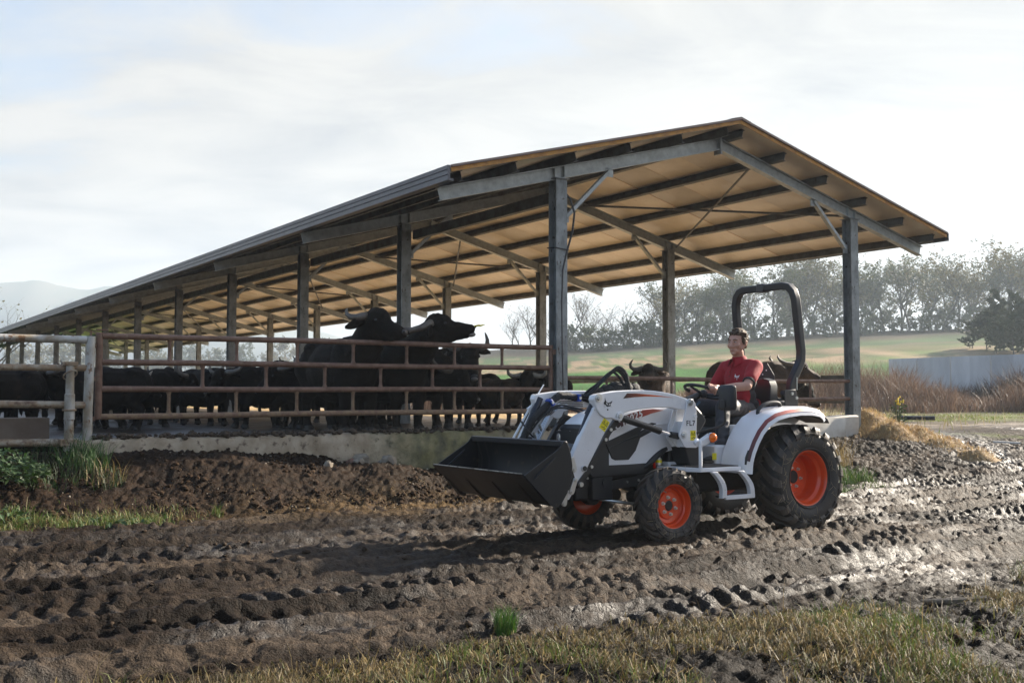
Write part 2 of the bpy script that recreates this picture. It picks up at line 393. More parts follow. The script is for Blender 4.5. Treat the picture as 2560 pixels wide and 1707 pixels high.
fld = lerp(fld, [0.050, 0.130, 0.020], sst(58, 64, yw)*sst(0.25, 0.4, F2+0.08))
fld = lerp(fld, [0.26, 0.19, 0.115], sst(88, 93, yw)*sst(0.28, 0.42, F2+0.02))
fld = lerp(fld, [0.085, 0.10, 0.04], sst(95, 103, yw)*sst(0.50, 0.60, F2))
fld = lerp(fld, [0.065, 0.10, 0.038], sst(122, 130, yw))
fld = lerp(fld, [0.15, 0.125, 0.075], sst(122, 130, yw)*sst(0.5, 0.62, F2))
fld = fld*(0.6+0.8*fbm(XX*0.25, YY*0.12, 4, 113))[..., None]
fld = lerp(fld, [0.05, 0.04, 0.025], sst(146, 162, yw))
colr = colr*(1-fd[..., None])+fld*fd[..., None]
wet = 0.75*np.clip(sst(0.46, 0.70, 0.55*fbm(SS*0.55+2, VV*2.6, 4, 120)+0.45*fbm(XX*0.9, YY*0.9, 3, 121)+0.065*sst(0.5, 4.5, XX)+0.02*INR)*MM, 0, 1)
trackw = np.exp(-((AA-1.15-1.12*(CC-10.1)+0.8*(f1-.5))/0.85)**2)*sst(5.0, 6.4, CC)*sst(15, 12, CC)     # wet track behind the straw heap
wet = np.clip(np.maximum(wet, trackw*sst(0.30, 0.44, f2)), 0, 1)
bounce_ground = sst(7.2, 7.8, CC)*sst(28, 20, CC)*sst(2.0, 4.0, AA)*sst(75, 65, AA)*sst(0.335, 0.30, XX/np.maximum(YY, 1))      # mostly hidden pale ground with wet patches, added to bounce light under the roof
colr = lerp(colr, [0.55, 0.43, 0.30], bounce_ground*0.97)
wet = np.maximum(wet, bounce_ground*sst(0.52, 0.62, fbm(XX*0.35, YY*0.35, 4, 133)))
wet = np.where(YY < 16, wet*(0.30+0.70*sst(0.46, 0.60, f3)), wet)
colr = lerp(colr, [0.040, 0.028, 0.019], wet*0.6)
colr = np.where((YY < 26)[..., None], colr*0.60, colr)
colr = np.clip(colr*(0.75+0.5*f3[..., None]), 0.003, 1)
def ground_part(name, j0, j1, m, label, n):
    v = np.stack([XX[j0:j1], YY[j0:j1], ZZ[j0:j1]], -1).reshape(-1, 3); nr, nc = j1-j0, len(GX)
    i = np.arange((nr-1)*(nc-1)); r_, c_ = i//(nc-1), i % (nc-1); q = r_*nc+c_
    f = np.stack([q, q+1, q+nc+1, q+nc], -1).astype(np.int32)
    me = bpy.data.meshes.new(name); me.vertices.add(len(v)); me.vertices.foreach_set('co', v.ravel()); me.loops.add(f.size); me.loops.foreach_set('vertex_index', f.ravel())
    me.polygons.add(len(f)); me.polygons.foreach_set('loop_start', np.arange(0, f.size, 4, dtype=np.int32)); me.update(calc_edges=True)
    me.polygons.foreach_set('use_smooth', np.ones(len(f), bool))
    a = me.color_attributes.new('Col', 'FLOAT_COLOR', 'POINT'); cc = np.ones((len(v), 4)); cc[:, :3] = colr[j0:j1].reshape(-1, 3); cc[:, 3] = wet[j0:j1].reshape(-1); a.data.foreach_set('color', cc.ravel())
    me.materials.append(m); o = link(name, me); return tag(o, label, None, None, 'structure')
gm = mat('soil', (0.1, 0.07, 0.05), 0.75, attr='Col', bump=0.0, spec=0.45)
t = gm.node_tree; B = t.nodes['Principled BSDF']; k = t.links
va = [n for n in t.nodes if n.bl_idname == 'ShaderNodeVertexColor'][0]
tcn = t.nodes.new('ShaderNodeTexCoord')
na = t.nodes.new('ShaderNodeTexNoise'); na.inputs['Scale'].default_value = 22; na.inputs['Detail'].default_value = 10; na.inputs['Roughness'].default_value = 0.65; k.new(tcn.outputs['Object'], na.inputs['Vector'])
nb = t.nodes.new('ShaderNodeTexNoise'); nb.inputs['Scale'].default_value = 90; nb.inputs['Detail'].default_value = 6; k.new(tcn.outputs['Object'], nb.inputs['Vector'])
mr = t.nodes.new('ShaderNodeMapRange'); mr.inputs[1].default_value = 0.3; mr.inputs[2].default_value = 0.7; mr.inputs[3].default_value = 0.40; mr.inputs[4].default_value = 1.6; k.new(na.outputs[0], mr.inputs[0])
hv = t.nodes.new('ShaderNodeHueSaturation'); k.new(va.outputs['Color'], hv.inputs['Color']); k.new(mr.outputs[0], hv.inputs['Value']); k.new(hv.outputs[0], B.inputs['Base Color'])
rr = t.nodes.new('ShaderNodeMapRange'); rr.inputs[3].default_value = 0.58; rr.inputs[4].default_value = 0.36; k.new(va.outputs['Alpha'], rr.inputs[0])
ra = t.nodes.new('ShaderNodeMath'); ra.operation = 'MULTIPLY_ADD'; k.new(na.outputs[0], ra.inputs[0]); ra.inputs[1].default_value = 0.3; k.new(rr.outputs[0], ra.inputs[2])
rs = t.nodes.new('ShaderNodeMath'); rs.operation = 'SUBTRACT'; k.new(ra.outputs[0], rs.inputs[0]); rs.inputs[1].default_value = 0.14; k.new(rs.outputs[0], B.inputs['Roughness'])
sl = t.nodes.new('ShaderNodeMapRange'); sl.inputs[3].default_value = 0.06; sl.inputs[4].default_value = 0.34; k.new(va.outputs['Alpha'], sl.inputs[0]); k.new(sl.outputs[0], B.inputs['Specular IOR Level'])
bs = t.nodes.new('ShaderNodeMath'); bs.operation = 'MULTIPLY_ADD'; k.new(nb.outputs[0], bs.inputs[0]); bs.inputs[1].default_value = 0.35; k.new(na.outputs[0], bs.inputs[2])
bp = t.nodes.new('ShaderNodeBump'); bp.inputs['Strength'].default_value = 1.0; bp.inputs['Distance'].default_value = 0.03; k.new(bs.outputs[0], bp.inputs['Height']); k.new(bp.outputs[0], B.inputs['Normal'])
jf = int(np.searchsorted(GY, 34.0))
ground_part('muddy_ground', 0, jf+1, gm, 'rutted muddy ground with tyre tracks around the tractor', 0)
ground_part('field', jf, len(GY), gm, 'green and pale grass field rising to the wooded ridge', 0)

# far hills in the haze
mb = MB(); n = 160; vs = []; random.seed(3)
for i in range(n+1):
    u = i/n; x = -900+u*1480; yb_ = 1180+50*math.sin(u*5)
    hpx = np.interp(1280+2649*x/1180, [-900, -300, 0, 40, 100, 180, 270, 330, 420, 600, 900, 1400, 2300], [735, 720, 702, 697, 715, 722, 716, 728, 745, 790, 860, 900, 930])
    z = (988-hpx)/2649*yb_+1.23+(float(fbm(i*0.35, 2.0, 4, 7))-0.5)*7
    vs += [(x, yb_-130, 4), (x, yb_-60, z*0.55), (x, yb_, z), (x, yb_+120, 0)]
fs = []
for i in range(n):
    for j in range(3): a = i*4+j; fs.append((a, a+4, a+5, a+1))
mb.add(vs, fs); tag(mb.build('hills', mat('hill_green', (0.10, 0.12, 0.10), 0.9, col2=(0.13, 0.13, 0.11), nscale=0.02), sharp=180), 'distant hills fading into haze', None, None, 'structure')
# haze
mb = MB(); mb.b2(-1010, 1010, -64, 1480, -1.4, 146)
hm = bpy.data.materials.new('haze_air'); hm.use_nodes = True; hn = hm.node_tree; hn.nodes.clear()
ho = hn.nodes.new('ShaderNodeOutputMaterial'); pv = hn.nodes.new('ShaderNodeVolumePrincipled'); pv.inputs['Color'].default_value = (0.76, 0.88, 1.0, 1); pv.inputs['Density'].default_value = 0.0005; pv.inputs['Anisotropy'].default_value = 0.25
hn.links.new(pv.outputs[0], ho.inputs['Volume'])
hz_o = mb.build('haze', hm, flat=True); tag(hz_o, 'thin morning haze in the air over the fields', None, None, 'stuff')
# ------------------------------------------------------------------ cattle shed
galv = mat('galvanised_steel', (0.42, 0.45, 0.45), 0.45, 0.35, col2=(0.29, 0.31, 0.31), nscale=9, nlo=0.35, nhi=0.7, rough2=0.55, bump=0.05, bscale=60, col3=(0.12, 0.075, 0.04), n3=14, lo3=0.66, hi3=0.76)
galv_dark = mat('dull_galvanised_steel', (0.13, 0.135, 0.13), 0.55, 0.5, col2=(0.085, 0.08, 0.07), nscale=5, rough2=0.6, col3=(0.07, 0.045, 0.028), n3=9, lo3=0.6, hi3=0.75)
post_m = mat('post_steel', (0.27, 0.29, 0.295), 0.5, 0.4, col2=(0.16, 0.17, 0.17), nscale=7, rough2=0.6, bump=0.05, col3=(0.06, 0.04, 0.028), n3=22, lo3=0.60, hi3=0.68, stretch=(1, 1, 0.5))
panel_m = mat('roof_underside', (0.74, 0.65, 0.52), 0.35, col2=(0.58, 0.49, 0.37), nscale=1.3, nlo=0.35, nhi=0.7, objvar=0.22, col3=(0.28, 0.21, 0.14), n3=5, lo3=0.66, hi3=0.8)
rooftop_m = mat('roof_top_sheet', (0.16, 0.13, 0.12), 0.4, 0.3)
edge_m = mat('roof_edge_foam', (0.55, 0.27, 0.05), 0.6, col2=(0.38, 0.17, 0.04), nscale=8)
fasc_m = mat('eave_fascia', (0.115, 0.115, 0.125), 0.38, 0.35, col2=(0.09, 0.09, 0.10), nscale=3)
SLOPE = 0.2612; HW = 3.3177; WID = 2*HW; ZT = 4.475; BAY = 5.0; NF = 14; PAD = 0.73; OV = 2.05; A0 = -0.52; A1 = (NF-1)*BAY+0.5
def rz_(c): return ZT+SLOPE*(HW-abs(c-HW))             # underside of the rafter at c
shed = thing('cattle_shed', 'long open sided cattle shed with a pitched panel roof on steel posts', 'shed', sh(0, 0, 0), YAW)
# shed local frame: x = across (c), y = along (a), z up; world rotation YAW maps x->CX and y->AX
def hbeam(mb, p0, p1, w, h, up, tf=0.014, tw=0.012):
    p0 = Vector(p0); p1 = Vector(p1); d = (p1-p0).normalized(); u = Vector(up); u = (u-d*u.dot(d)).normalized()
    mb.beam(p0+u*(h/2-tf/2), p1+u*(h/2-tf/2), w, tf, u); mb.beam(p0-u*(h/2-tf/2), p1-u*(h/2-tf/2), w, tf, u); mb.beam(p0, p1, tw, h-2*tf, u)
def inst(me, name, parent, loc, sc=None, rot=None):
    o = bpy.data.objects.new(name, me); COL.objects.link(o); o.parent = parent; o.location = loc
    if sc: o.scale = sc
    if rot: o.rotation_euler = rot
    return o
mb = MB(); hbeam(mb, (0, 0, PAD-0.45), (0, 0, ZT-0.012), 0.20, 0.20, (0, 1, 0)); mb.box((0, 0, ZT-0.006), (0.26, 0.26, 0.011))
post0 = mb.build('post', post_m, shed); post0.location = (0, 0, 0)
mbR = MB(); hbeam(mbR, (HW+0, 0, rz_(HW)+0.095), (WID+OV, 0, rz_(WID+OV)+0.095), 0.12, 0.19, (0, 0, 1))
mbL = MB(); hbeam(mbL, (HW-0, 0, rz_(HW)+0.095), (-OV, 0, rz_(-OV)+0.095), 0.12, 0.19, (0, 0, 1))
# stiffener plates over the posts and at the apex
for m_, c in ((mbL, 0), (mbR, WID)):
    for s_ in (-0.09, 0.09): m_.box((c+s_, 0, rz_(c+s_)+0.095), (0.010, 0.116, 0.165))
mbR.box((HW+0.01, 0, rz_(HW)+0.07), (0.016, 0.16, 0.30)); mbL.box((HW-0.01, 0, rz_(HW)+0.07), (0.016, 0.16, 0.30))
rafR = mbR.build('rafter', galv, shed); rafL = mbL.build('rafter', galv, shed)
def braces(c0, c1):
    m = MB(); z0 = 3.915; z1 = rz_(c1)-0.02
    m.beam((c0, 0, z0), (c1, 0, z1), 0.055, 0.075, (0, 1, 0)); m.box((c1, 0, z1-0.02), (0.16, 0.012, 0.14)); m.box((c0, 0, z0), (0.12, 0.012, 0.16)); return m
brL = braces(0.14, 0.98).build('knee_brace', galv, shed); brR = braces(WID-0.14, WID-0.98).build('knee_brace', galv, shed)
for i in range(NF):
    a = i*BAY
    if i:
        inst(post0.data, 'post', shed, (0, a, 0)); inst(rafR.data, 'rafter', shed, (0, a, 0)); inst(rafL.data, 'rafter', shed, (0, a, 0))
        inst(brL.data, 'knee_brace', shed, (0, a, 0)); inst(brR.data, 'knee_brace', shed, (0, a, 0))
    inst(post0.data, 'post', shed, (WID, a, 0))
# purlins
PC = [0.17, 1.17, 2.23, 3.28, 4.33, 5.24]
ROFF = 0.19+0.0
for sgn in (-1, 1):
    for q in PC:
        c = HW+sgn*q; z = rz_(c)+ROFF+0.075; a0 = -0.40
        mb = MB(); up = Vector((sgn*SLOPE, 0, 1)).normalized()
        p0 = Vector((c, a0, z)); p1 = Vector((c, A1-0.1, z)); 
        hbeam(mb, p0, p1, 0.075, 0.145, up, 0.008, 0.007)
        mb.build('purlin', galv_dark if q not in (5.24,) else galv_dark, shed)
# roof panels, one metre covers
TH = 0.055; PE = 5.47
def panel_mesh(sgn):
    m = MB(); w = 0.992; L0, L1 = 0.015, PE
    def pt(q, a, h): return (HW+sgn*q, a, rz_(HW+sgn*q)+ROFF+0.150+h)
    m.mi = 0
    prof = [(0.0, 0.004), (0.02, 0.0), (w-0.02, 0.0), (w, 0.004)]
    v = []; 
    for q in (L0, L1):
        for a, h in prof: v.append(pt(q, a, h))
    m.add(v, [(0, 4, 5, 1), (1, 5, 6, 2), (2, 6, 7, 3)])
    m.mi = 1
    tp = [(0, TH), (0.06, TH+0.035), (0.12, TH+0.035), (0.16, TH), (0.33, TH), (0.37, TH+0.02), (0.41, TH), (0.66, TH), (0.70, TH+0.02), (0.74, TH), (w, TH)]
    v = []
    for q in (L0, L1):
        for a, h in tp: v.append(pt(q, a, h))
    k = len(tp); m.add(v, [(i, i+1, k+i+1, k+i) for i in range(k-1)])
    m.mi = 2
    m.add([pt(L0, 0, .004), pt(L1, 0, .004), pt(L1, 0, TH), pt(L0, 0, TH)], [(0, 1, 2, 3)]); m.add([pt(L0, w, .004), pt(L1, w, .004), pt(L1, w, TH), pt(L0, w, TH)], [(3, 2, 1, 0)])
    m.add([pt(L1, 0, .004), pt(L1, w, .004), pt(L1, w, TH), pt(L1, 0, TH)], [(0, 1, 2, 3)])
    return m
NP = int(A1-A0)
for sgn in (-1, 1):
    p = panel_mesh(sgn).build('roof_panel', [panel_m, rooftop_m, edge_m], shed, sharp=20); p.location = (0, A0, 0)
    for i in range(1, NP): inst(p.data, 'roof_panel', shed, (0, A0+i*1.0, random.uniform(-0.003, 0.003)))
    # gable end strip: orange foam edge under a thin grey cap
    m = MB(); q0 = Vector((HW, A0-0.006, rz_(HW)+ROFF+0.150+TH*0.45)); q1 = Vector((HW+sgn*PE, A0-0.006, rz_(HW+sgn*PE)+ROFF+0.150+TH*0.45))
    m.beam(q0, q1, 0.010, TH+0.004, (0, 0, 1)); m.build('gable_edge_strip', edge_m, shed)
    m = MB(); d = Vector((0, -0.012, TH*0.5+0.022)); m.beam(q0+d, q1+d, 0.05, 0.032, (0, 0, 1)); m.build('gable_cap_strip', mat('cap_strip%d' % sgn, (0.20, 0.15, 0.13), 0.45, 0.3), shed)
m = MB(); z = rz_(HW)+ROFF+0.15+TH+0.05
m.add([(HW-0.22, A0-0.03, z-0.057), (HW, A0-0.03, z), (HW+0.22, A0-0.03, z-0.057), (HW-0.22, A1, z-0.057), (HW, A1, z), (HW+0.22, A1, z-0.057)], [(0, 1, 4, 3), (1, 2, 5, 4)])
m.build('ridge_cap', rooftop_m, shed)
# eave fascia with three folds, in six metre lengths (left) and plain channel (right)
def fascia(c, sgn, grooved):
    m = MB(); zt = rz_(c)+ROFF+0.15+TH+0.03; L = 5.99
    pr = [(0, 0.0), (0.04, 0.0), (0.04, -0.055), (0.028, -0.062), (0.04, -0.069), (0.04, -0.125), (0.028, -0.132), (0.04, -0.139), (0.04, -0.205), (-0.05, -0.215), (-0.05, -0.18), (0, -0.18)] if grooved else [(0, 0), (0.03, 0), (0.03, -0.15), (-0.04, -0.155), (-0.04, -0.13), (0, -0.13)]
    m.prism([(c+sgn*x, zt+z_) for x, z_ in pr], 0, L); o = m.build('eave_fascia', fasc_m if grooved else galv_dark, shed); o.location = (0, A0-0.02, 0)
    for i in range(1, 11): inst(o.data, 'eave_fascia', shed, (0, A0-0.02+i*6.0, 0))
fascia(HW-PE-0.02, -1, True); fascia(HW+PE+0.02, 1, False)
# wall-plate channel along the left posts
for i in range(NF-1):
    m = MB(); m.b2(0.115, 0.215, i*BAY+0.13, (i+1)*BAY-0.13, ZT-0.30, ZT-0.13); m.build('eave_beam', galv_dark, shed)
# roof bracing rods
def cross(i):
    a0, a1 = i*BAY+0.05, (i+1)*BAY-0.05
    for (ca, cb) in ((HW+0.9, WID+0.2), (WID+0.2, HW+0.9)):
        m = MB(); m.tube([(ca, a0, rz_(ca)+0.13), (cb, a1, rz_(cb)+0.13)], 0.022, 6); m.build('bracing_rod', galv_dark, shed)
for i in (0, 2, 4, 7, 10): cross(i)
# black cable down the corner post
m = MB(); m.tube([(0.115, -0.03, 4.28), (0.17, -0.08, 4.18), (0.235, -0.10, 3.98), (0.20, -0.10, 3.7), (0.10, -0.10, 3.4), (0.015, -0.095, 3.1), (-0.005, -0.09, 2.6), (0.0, -0.09, 2.0), (0.02, -0.09, 1.2), (0.03, -0.10, 0.6)], 0.016, 8)
m.build('cable', mat('black_cable', (0.015, 0.015, 0.018), 0.45), shed)
m = MB(); m.tube([(-0.115, -0.115, 3.42), (0.115, -0.115, 3.40), (0.115, 0.115, 3.42), (-0.115, 0.115, 3.44)], 0.008, 6, closed=True); m.build('cable_tie', MATS['black_cable'], shed)

# ------------------------------------------------------------------ slurry floor, kerb wall
pad_m = mat('wet_slurry_floor', (0.036, 0.026, 0.019), 0.36, col2=(0.075, 0.056, 0.042), nscale=1.4, nlo=0.42, nhi=0.62, rough2=0.55, bump=0.5, bscale=7, col3=(0.04, 0.03, 0.024), n3=30, lo3=0.5, hi3=0.7, stretch=(1, 1.8, 1))
def pad_bounce_straw():
    t = pad_m.node_tree; k = t.links; B = t.nodes['Principled BSDF']; src = B.inputs['Base Color'].links[0].from_socket; rsrc = B.inputs['Roughness'].links[0].from_socket
    tc_ = t.nodes.new('ShaderNodeTexCoord'); sp_ = t.nodes.new('ShaderNodeSeparateXYZ'); k.new(tc_.outputs['Object'], sp_.inputs[0])
    nz = t.nodes.new('ShaderNodeTexNoise'); nz.inputs['Scale'].default_value = 0.8; nz.inputs['Detail'].default_value = 11; nz.inputs['Roughness'].default_value = .65; k.new(tc_.outputs['Object'], nz.inputs['Vector'])
    a1 = t.nodes.new('ShaderNodeMath'); a1.operation = 'MULTIPLY_ADD'; k.new(nz.outputs[0], a1.inputs[0]); a1.inputs[1].default_value = 3.0; k.new(sp_.outputs[0], a1.inputs[2])
    r1 = t.nodes.new('ShaderNodeMapRange'); r1.inputs[1].default_value = 5.0; r1.inputs[2].default_value = 5.8; k.new(a1.outputs[0], r1.inputs[0])
    mx_ = t.nodes.new('ShaderNodeMix'); mx_.data_type = 'RGBA'; k.new(r1.outputs[0], mx_.inputs[0]); k.new(src, mx_.inputs[6]); mx_.inputs[7].default_value = (0.46, 0.33, 0.17, 1); k.new(mx_.outputs[2], B.inputs['Base Color'])
    m2 = t.nodes.new('ShaderNodeMix'); m2.data_type = 'FLOAT'; k.new(r1.outputs[0], m2.inputs[0]); k.new(rsrc, m2.inputs[2]); m2.inputs[3].default_value = 0.85; k.new(m2.outputs[0], B.inputs['Roughness'])
pad_bounce_straw()       # pale straw strip added on the pen's sunny side to bounce light up to the roof
xs = np.linspace(-11.5, WID+0.25, 150); ys = np.concatenate([np.linspace(-0.02, 14, 150), np.linspace(14.4, 72, 90)])
gx, gy = np.meshgrid(xs, ys)
gz = PAD-0.035+(fbm(gx*1.3, gy*1.9, 4, 61)-0.5)*0.07*np.clip(gy/0.5, 0, 1)+0.035*np.exp(-((gy-0.25)/0.3)**2)*fbm(gx*6, gy*6, 3, 62)
me = bpy.data.meshes.new('pen_floor'); nc = len(xs)
me.from_pydata(np.stack([gx, gy, gz], -1).reshape(-1, 3).tolist(), [], [(j*nc+i, j*nc+i+1, (j+1)*nc+i+1, (j+1)*nc+i) for j in range(len(ys)-1) for i in range(nc-1)])
me.materials.append(pad_m); me.polygons.foreach_set('use_smooth', [True]*len(me.polygons))
pad = link('pen_floor', me); pad.location = sh(0, 0, 0); pad.rotation_euler = (0, 0, YAW); tag(pad, 'wet slurry covered concrete floor of the cattle pen', None, None, 'structure')
wall_m = mat('stained_concrete', (0.43, 0.35, 0.25), 0.85, col2=(0.26, 0.20, 0.13), nscale=3.2, nlo=0.42, nhi=0.62, bump=0.5, bscale=25, col3=(0.11, 0.075, 0.048), n3=9, lo3=0.56, hi3=0.66, ndetail=10)
moss_m = mat('mossy_concrete', (0.20, 0.19, 0.10), 0.9, col2=(0.045, 0.075, 0.015), nscale=2.6, nlo=0.36, nhi=0.56, bump=0.4, bscale=30, col3=(0.018, 0.028, 0.010), n3=6, lo3=0.53, hi3=0.64)
white_m = mat('limewashed_concrete', (0.60, 0.55, 0.47), 0.8, col2=(0.44, 0.38, 0.30), nscale=2.2, nlo=0.45, nhi=0.7, bump=0.15, bscale=20, col3=(0.34, 0.22, 0.12), n3=4, lo3=0.64, hi3=0.76)
wall = thing('kerb_wall', 'low stained concrete kerb wall along the front of the cattle pen', 'wall', sh(-0.15, 0, 0), YAW)
def wallseg(c0, c1, top, m, thick=0.28):
    xs = np.arange(c0, c1+1e-6, 0.08); mb = MB(); vs = []; n = len(xs)
    for x in xs:
        t = top+(float(fbm(x*2, 3.0, 3, 8))-0.5)*0.035
        bump_ = [(float(fbm(x*1.7, z_*2.0+4, 3, 9))-0.5)*0.03 for z_ in (0, 1, 2)]
        vs += [(x, 0.0+bump_[0], -0.1), (x, 0.0+bump_[1], 0.45), (x, 0.0+bump_[2], t-0.03), (x, 0.03, t), (x, thick, t), (x, thick, -0.1)]
    fs = []
    for i in range(n-1):
        for j in range(5): q = i*6+j; fs.append((q, q+6, q+7, q+1))
    fs += [tuple(range(6)), tuple((n-1)*6+5-j for j in range(6))]
    mb.add(vs, fs); return mb.build('wall_section', m, wall, sharp=50)
def place_mix(m, lo0, lo1, hi0, hi1, col, c2, sc):
    t = m.node_tree; k = t.links; B = t.nodes['Principled BSDF']; src = B.inputs['Base Color'].links[0].from_socket
    tc_ = t.nodes.new('ShaderNodeTexCoord'); sp_ = t.nodes.new('ShaderNodeSeparateXYZ'); k.new(tc_.outputs['Object'], sp_.inputs[0])
    nz = t.nodes.new('ShaderNodeTexNoise'); nz.inputs['Scale'].default_value = sc; nz.inputs['Detail'].default_value = 7; k.new(tc_.outputs['Object'], nz.inputs['Vector'])
    a1 = t.nodes.new('ShaderNodeMath'); a1.operation = 'MULTIPLY_ADD'; k.new(nz.outputs[0], a1.inputs[0]); a1.inputs[1].default_value = 1.6; k.new(sp_.outputs[0], a1.inputs[2])
    r1 = t.nodes.new('ShaderNodeMapRange'); r1.inputs[1].default_value = lo0; r1.inputs[2].default_value = lo1; k.new(a1.outputs[0], r1.inputs[0])
    r2 = t.nodes.new('ShaderNodeMapRange'); r2.inputs[1].default_value = hi1; r2.inputs[2].default_value = hi0; k.new(a1.outputs[0], r2.inputs[0])
    ml = t.nodes.new('ShaderNodeMath'); ml.operation = 'MULTIPLY'; k.new(r1.outputs[0], ml.inputs[0]); r2.inputs[4].default_value = 0.8; k.new(r2.outputs[0], ml.inputs[1])
    cr = t.nodes.new('ShaderNodeMix'); cr.data_type = 'RGBA'; r3 = t.nodes.new('ShaderNodeMapRange'); r3.inputs[1].default_value = .36; r3.inputs[2].default_value = .66; k.new(nz.outputs[0], r3.inputs[0]); k.new(r3.outputs[0], cr.inputs[0]); cr.inputs[6].default_value = (*col, 1); cr.inputs[7].default_value = (*c2, 1)
    mx_ = t.nodes.new('ShaderNodeMix'); mx_.data_type = 'RGBA'; k.new(ml.outputs[0], mx_.inputs[0]); k.new(src, mx_.inputs[6]); k.new(cr.outputs[2], mx_.inputs[7]); k.new(mx_.outputs[2], B.inputs['Base Color'])
place_mix(wall_m, -2.6, -1.6, -0.8, 0.6, (0.20, 0.18, 0.065), (0.030, 0.042, 0.012), 6.0)
wallseg(-6.85, 1.0, 0.735, wall_m); wallseg(1.005, WID+0.02, 0.865, white_m)
# dung lying along the top of the kerb
dung_m = mat('dung', (0.045, 0.030, 0.019), 0.9, col2=(0.09, 0.062, 0.038), nscale=12, bump=0.6, bscale=40)
def rubble(n, fn, rmin, rmax, mb=None, jit=0.28, sq=0.6):
    mb = mb or MB()
    for _ in range(n):
        x, y, z = fn(); r = rmin*(rmax/rmin)**random.random()**1.6
        mb.ell((x, y, z), (r*random.uniform(.8, 1.3), r*random.uniform(.7, 1.1), r*random.uniform(.4, .8)), Matrix.Rotation(random.uniform(0, 6.28), 3, 'Z'), 6, jit)
    return mb
random.seed(11)
def fn():
    c = random.uniform(-6.6, 0.9); q = sh(-0.15+random.uniform(-0.01, 0.24)+0.0, c); return q.x, q.y, 0.735+random.uniform(-0.01, 0.035)
tag(rubble(900, fn, 0.012, 0.055).build('dung_crumbs', dung_m, sharp=180), 'dark dung trodden along the top of the kerb wall', None, None, 'stuff')
# concrete block at the left, brown skirting pipe
blk_m = mat('brown_concrete_block', (0.15, 0.115, 0.085), 0.85, col2=(0.10, 0.07, 0.05), nscale=3, bump=0.3, col3=(0.22, 0.17, 0.12), n3=6, lo3=0.6, hi3=0.75)
q = sh(0.12, -8.25, 0.845); o = MB().box((0, 0, 0), (2.4, 0.34, 0.27)).build('concrete_block', blk_m, None, 0.012); o.location = q; o.rotation_euler = (0, 0, YAW); tag(o, 'long brown concrete block on the pen floor behind the left fence', 'block')

# ------------------------------------------------------------------ gate and pipe fences
gate_m = mat('rusty_brown_paint', (0.190, 0.105, 0.068), 0.50, col2=(0.125, 0.066, 0.042), nscale=9, nlo=0.4, nhi=0.65, rough2=0.75, bump=0.25, bscale=45, col3=(0.21, 0.145, 0.095), n3=16, lo3=0.58, hi3=0.70)
gate_mud = mat('mud_caked_brown_pipe', (0.175, 0.10, 0.062), 0.7, col2=(0.26, 0.175, 0.105), nscale=13, nlo=0.38, nhi=0.58, rough2=0.9, bump=0.7, bscale=50)
gate = thing('field_gate', 'wide rusty brown tubular gate with four rails across the cattle pen', 'gate', sh(-0.02, 0, 0), YAW)
RZ = [1.918, 1.612, 1.298, 0.986]; RR_ = 0.036
for i, z in enumerate(RZ):
    m = MB(); m.tube([(x, 0.004*math.sin(x*2+i), z+0.018*(x+6.5)/6.4+0.004*math.sin(x*1.3+i*2)) for x in np.linspace(-6.50, -0.17, 24)], RR_, 12); m.build('rail', gate_mud if i == 3 else gate_m, gate)
for c in (-6.53, -0.15):
    m = MB(); m.tube([(c, 0, RZ[3]-RR_+(0.02 if c > -1 else 0)), (c, 0, RZ[0]+RR_+(0.02 if c > -1 else 0))], 0.040 if c < -1 else 0.034, 14); m.build('stile', gate_m, gate, 0.01)
for k_, (cs, zi) in enumerate((((-5.73, -4.91, -4.12, -3.34, -2.55, -1.80, -1.01), 0), ((-5.33, -4.53, -3.74, -2.94, -2.15, -1.38), 1), ((-5.73, -4.91, -4.12, -3.34, -2.55, -1.80, -1.01), 2))):
    for c in cs:
        dz = 0.018*(c+6.5)/6.4; m = MB(); z0, z1 = RZ[zi+1]+RR_+dz, RZ[zi]-RR_+dz
        m.tube([(c, 0, z0-0.012), (c, 0, z0+0.006), (c, 0, z0+0.03), (c, 0, z1-0.03), (c, 0, z1-0.006), (c, 0, z1+0.012)], [0.034, 0.028, 0.021, 0.021, 0.028, 0.034], 10); m.build('strut', gate_mud if zi == 2 else gate_m, gate)
# hinge rod and lugs at the left end, bolts at the right
m = MB(); m.tube([(-6.62, 0.0, 0.75), (-6.625, 0, 1.97)], 0.012, 8)
for z in (1.80, 1.42, 0.96): m.box((-6.60, 0, z), (0.075, 0.045, 0.05)); m.tube([(-6.625, 0, z-0.05), (-6.625, 0, z+0.05)], 0.022, 10)
m.box((-6.50, 0, 1.985), (0.14, 0.05, 0.014)); m.build('hinge', gate_m, gate)
m = MB()
for z in (1.87, 1.16): m.box((-0.10, -0.03, z), (0.09, 0.05, 0.075)); m.cyl((-0.10, -0.06, z), (-0.10, 0.02, z), 0.022, 8)
m.build('latch', gate_m, gate)
wpipe = mat('weathered_white_pipe', (0.46, 0.45, 0.42), 0.5, 0.2, col2=(0.30, 0.25, 0.18), nscale=5, nlo=0.42, nhi=0.62, rough2=0.75, bump=0.2, bscale=40, col3=(0.17, 0.085, 0.035), n3=15, lo3=0.57, hi3=0.66, stretch=(1, 1, 0.6))
rpipe = mat('rust_stained_pipe', (0.29, 0.20, 0.12), 0.6, 0.1, col2=(0.40, 0.35, 0.27), nscale=8, nlo=0.45, nhi=0.65, bump=0.4, bscale=45, col3=(0.12, 0.065, 0.035), n3=12, lo3=0.52, hi3=0.66)
fen = thing('pipe_fence', 'weathered whitish pipe fence with three rails left of the gate', 'fence', sh(-0.06, 0, 0), YAW)
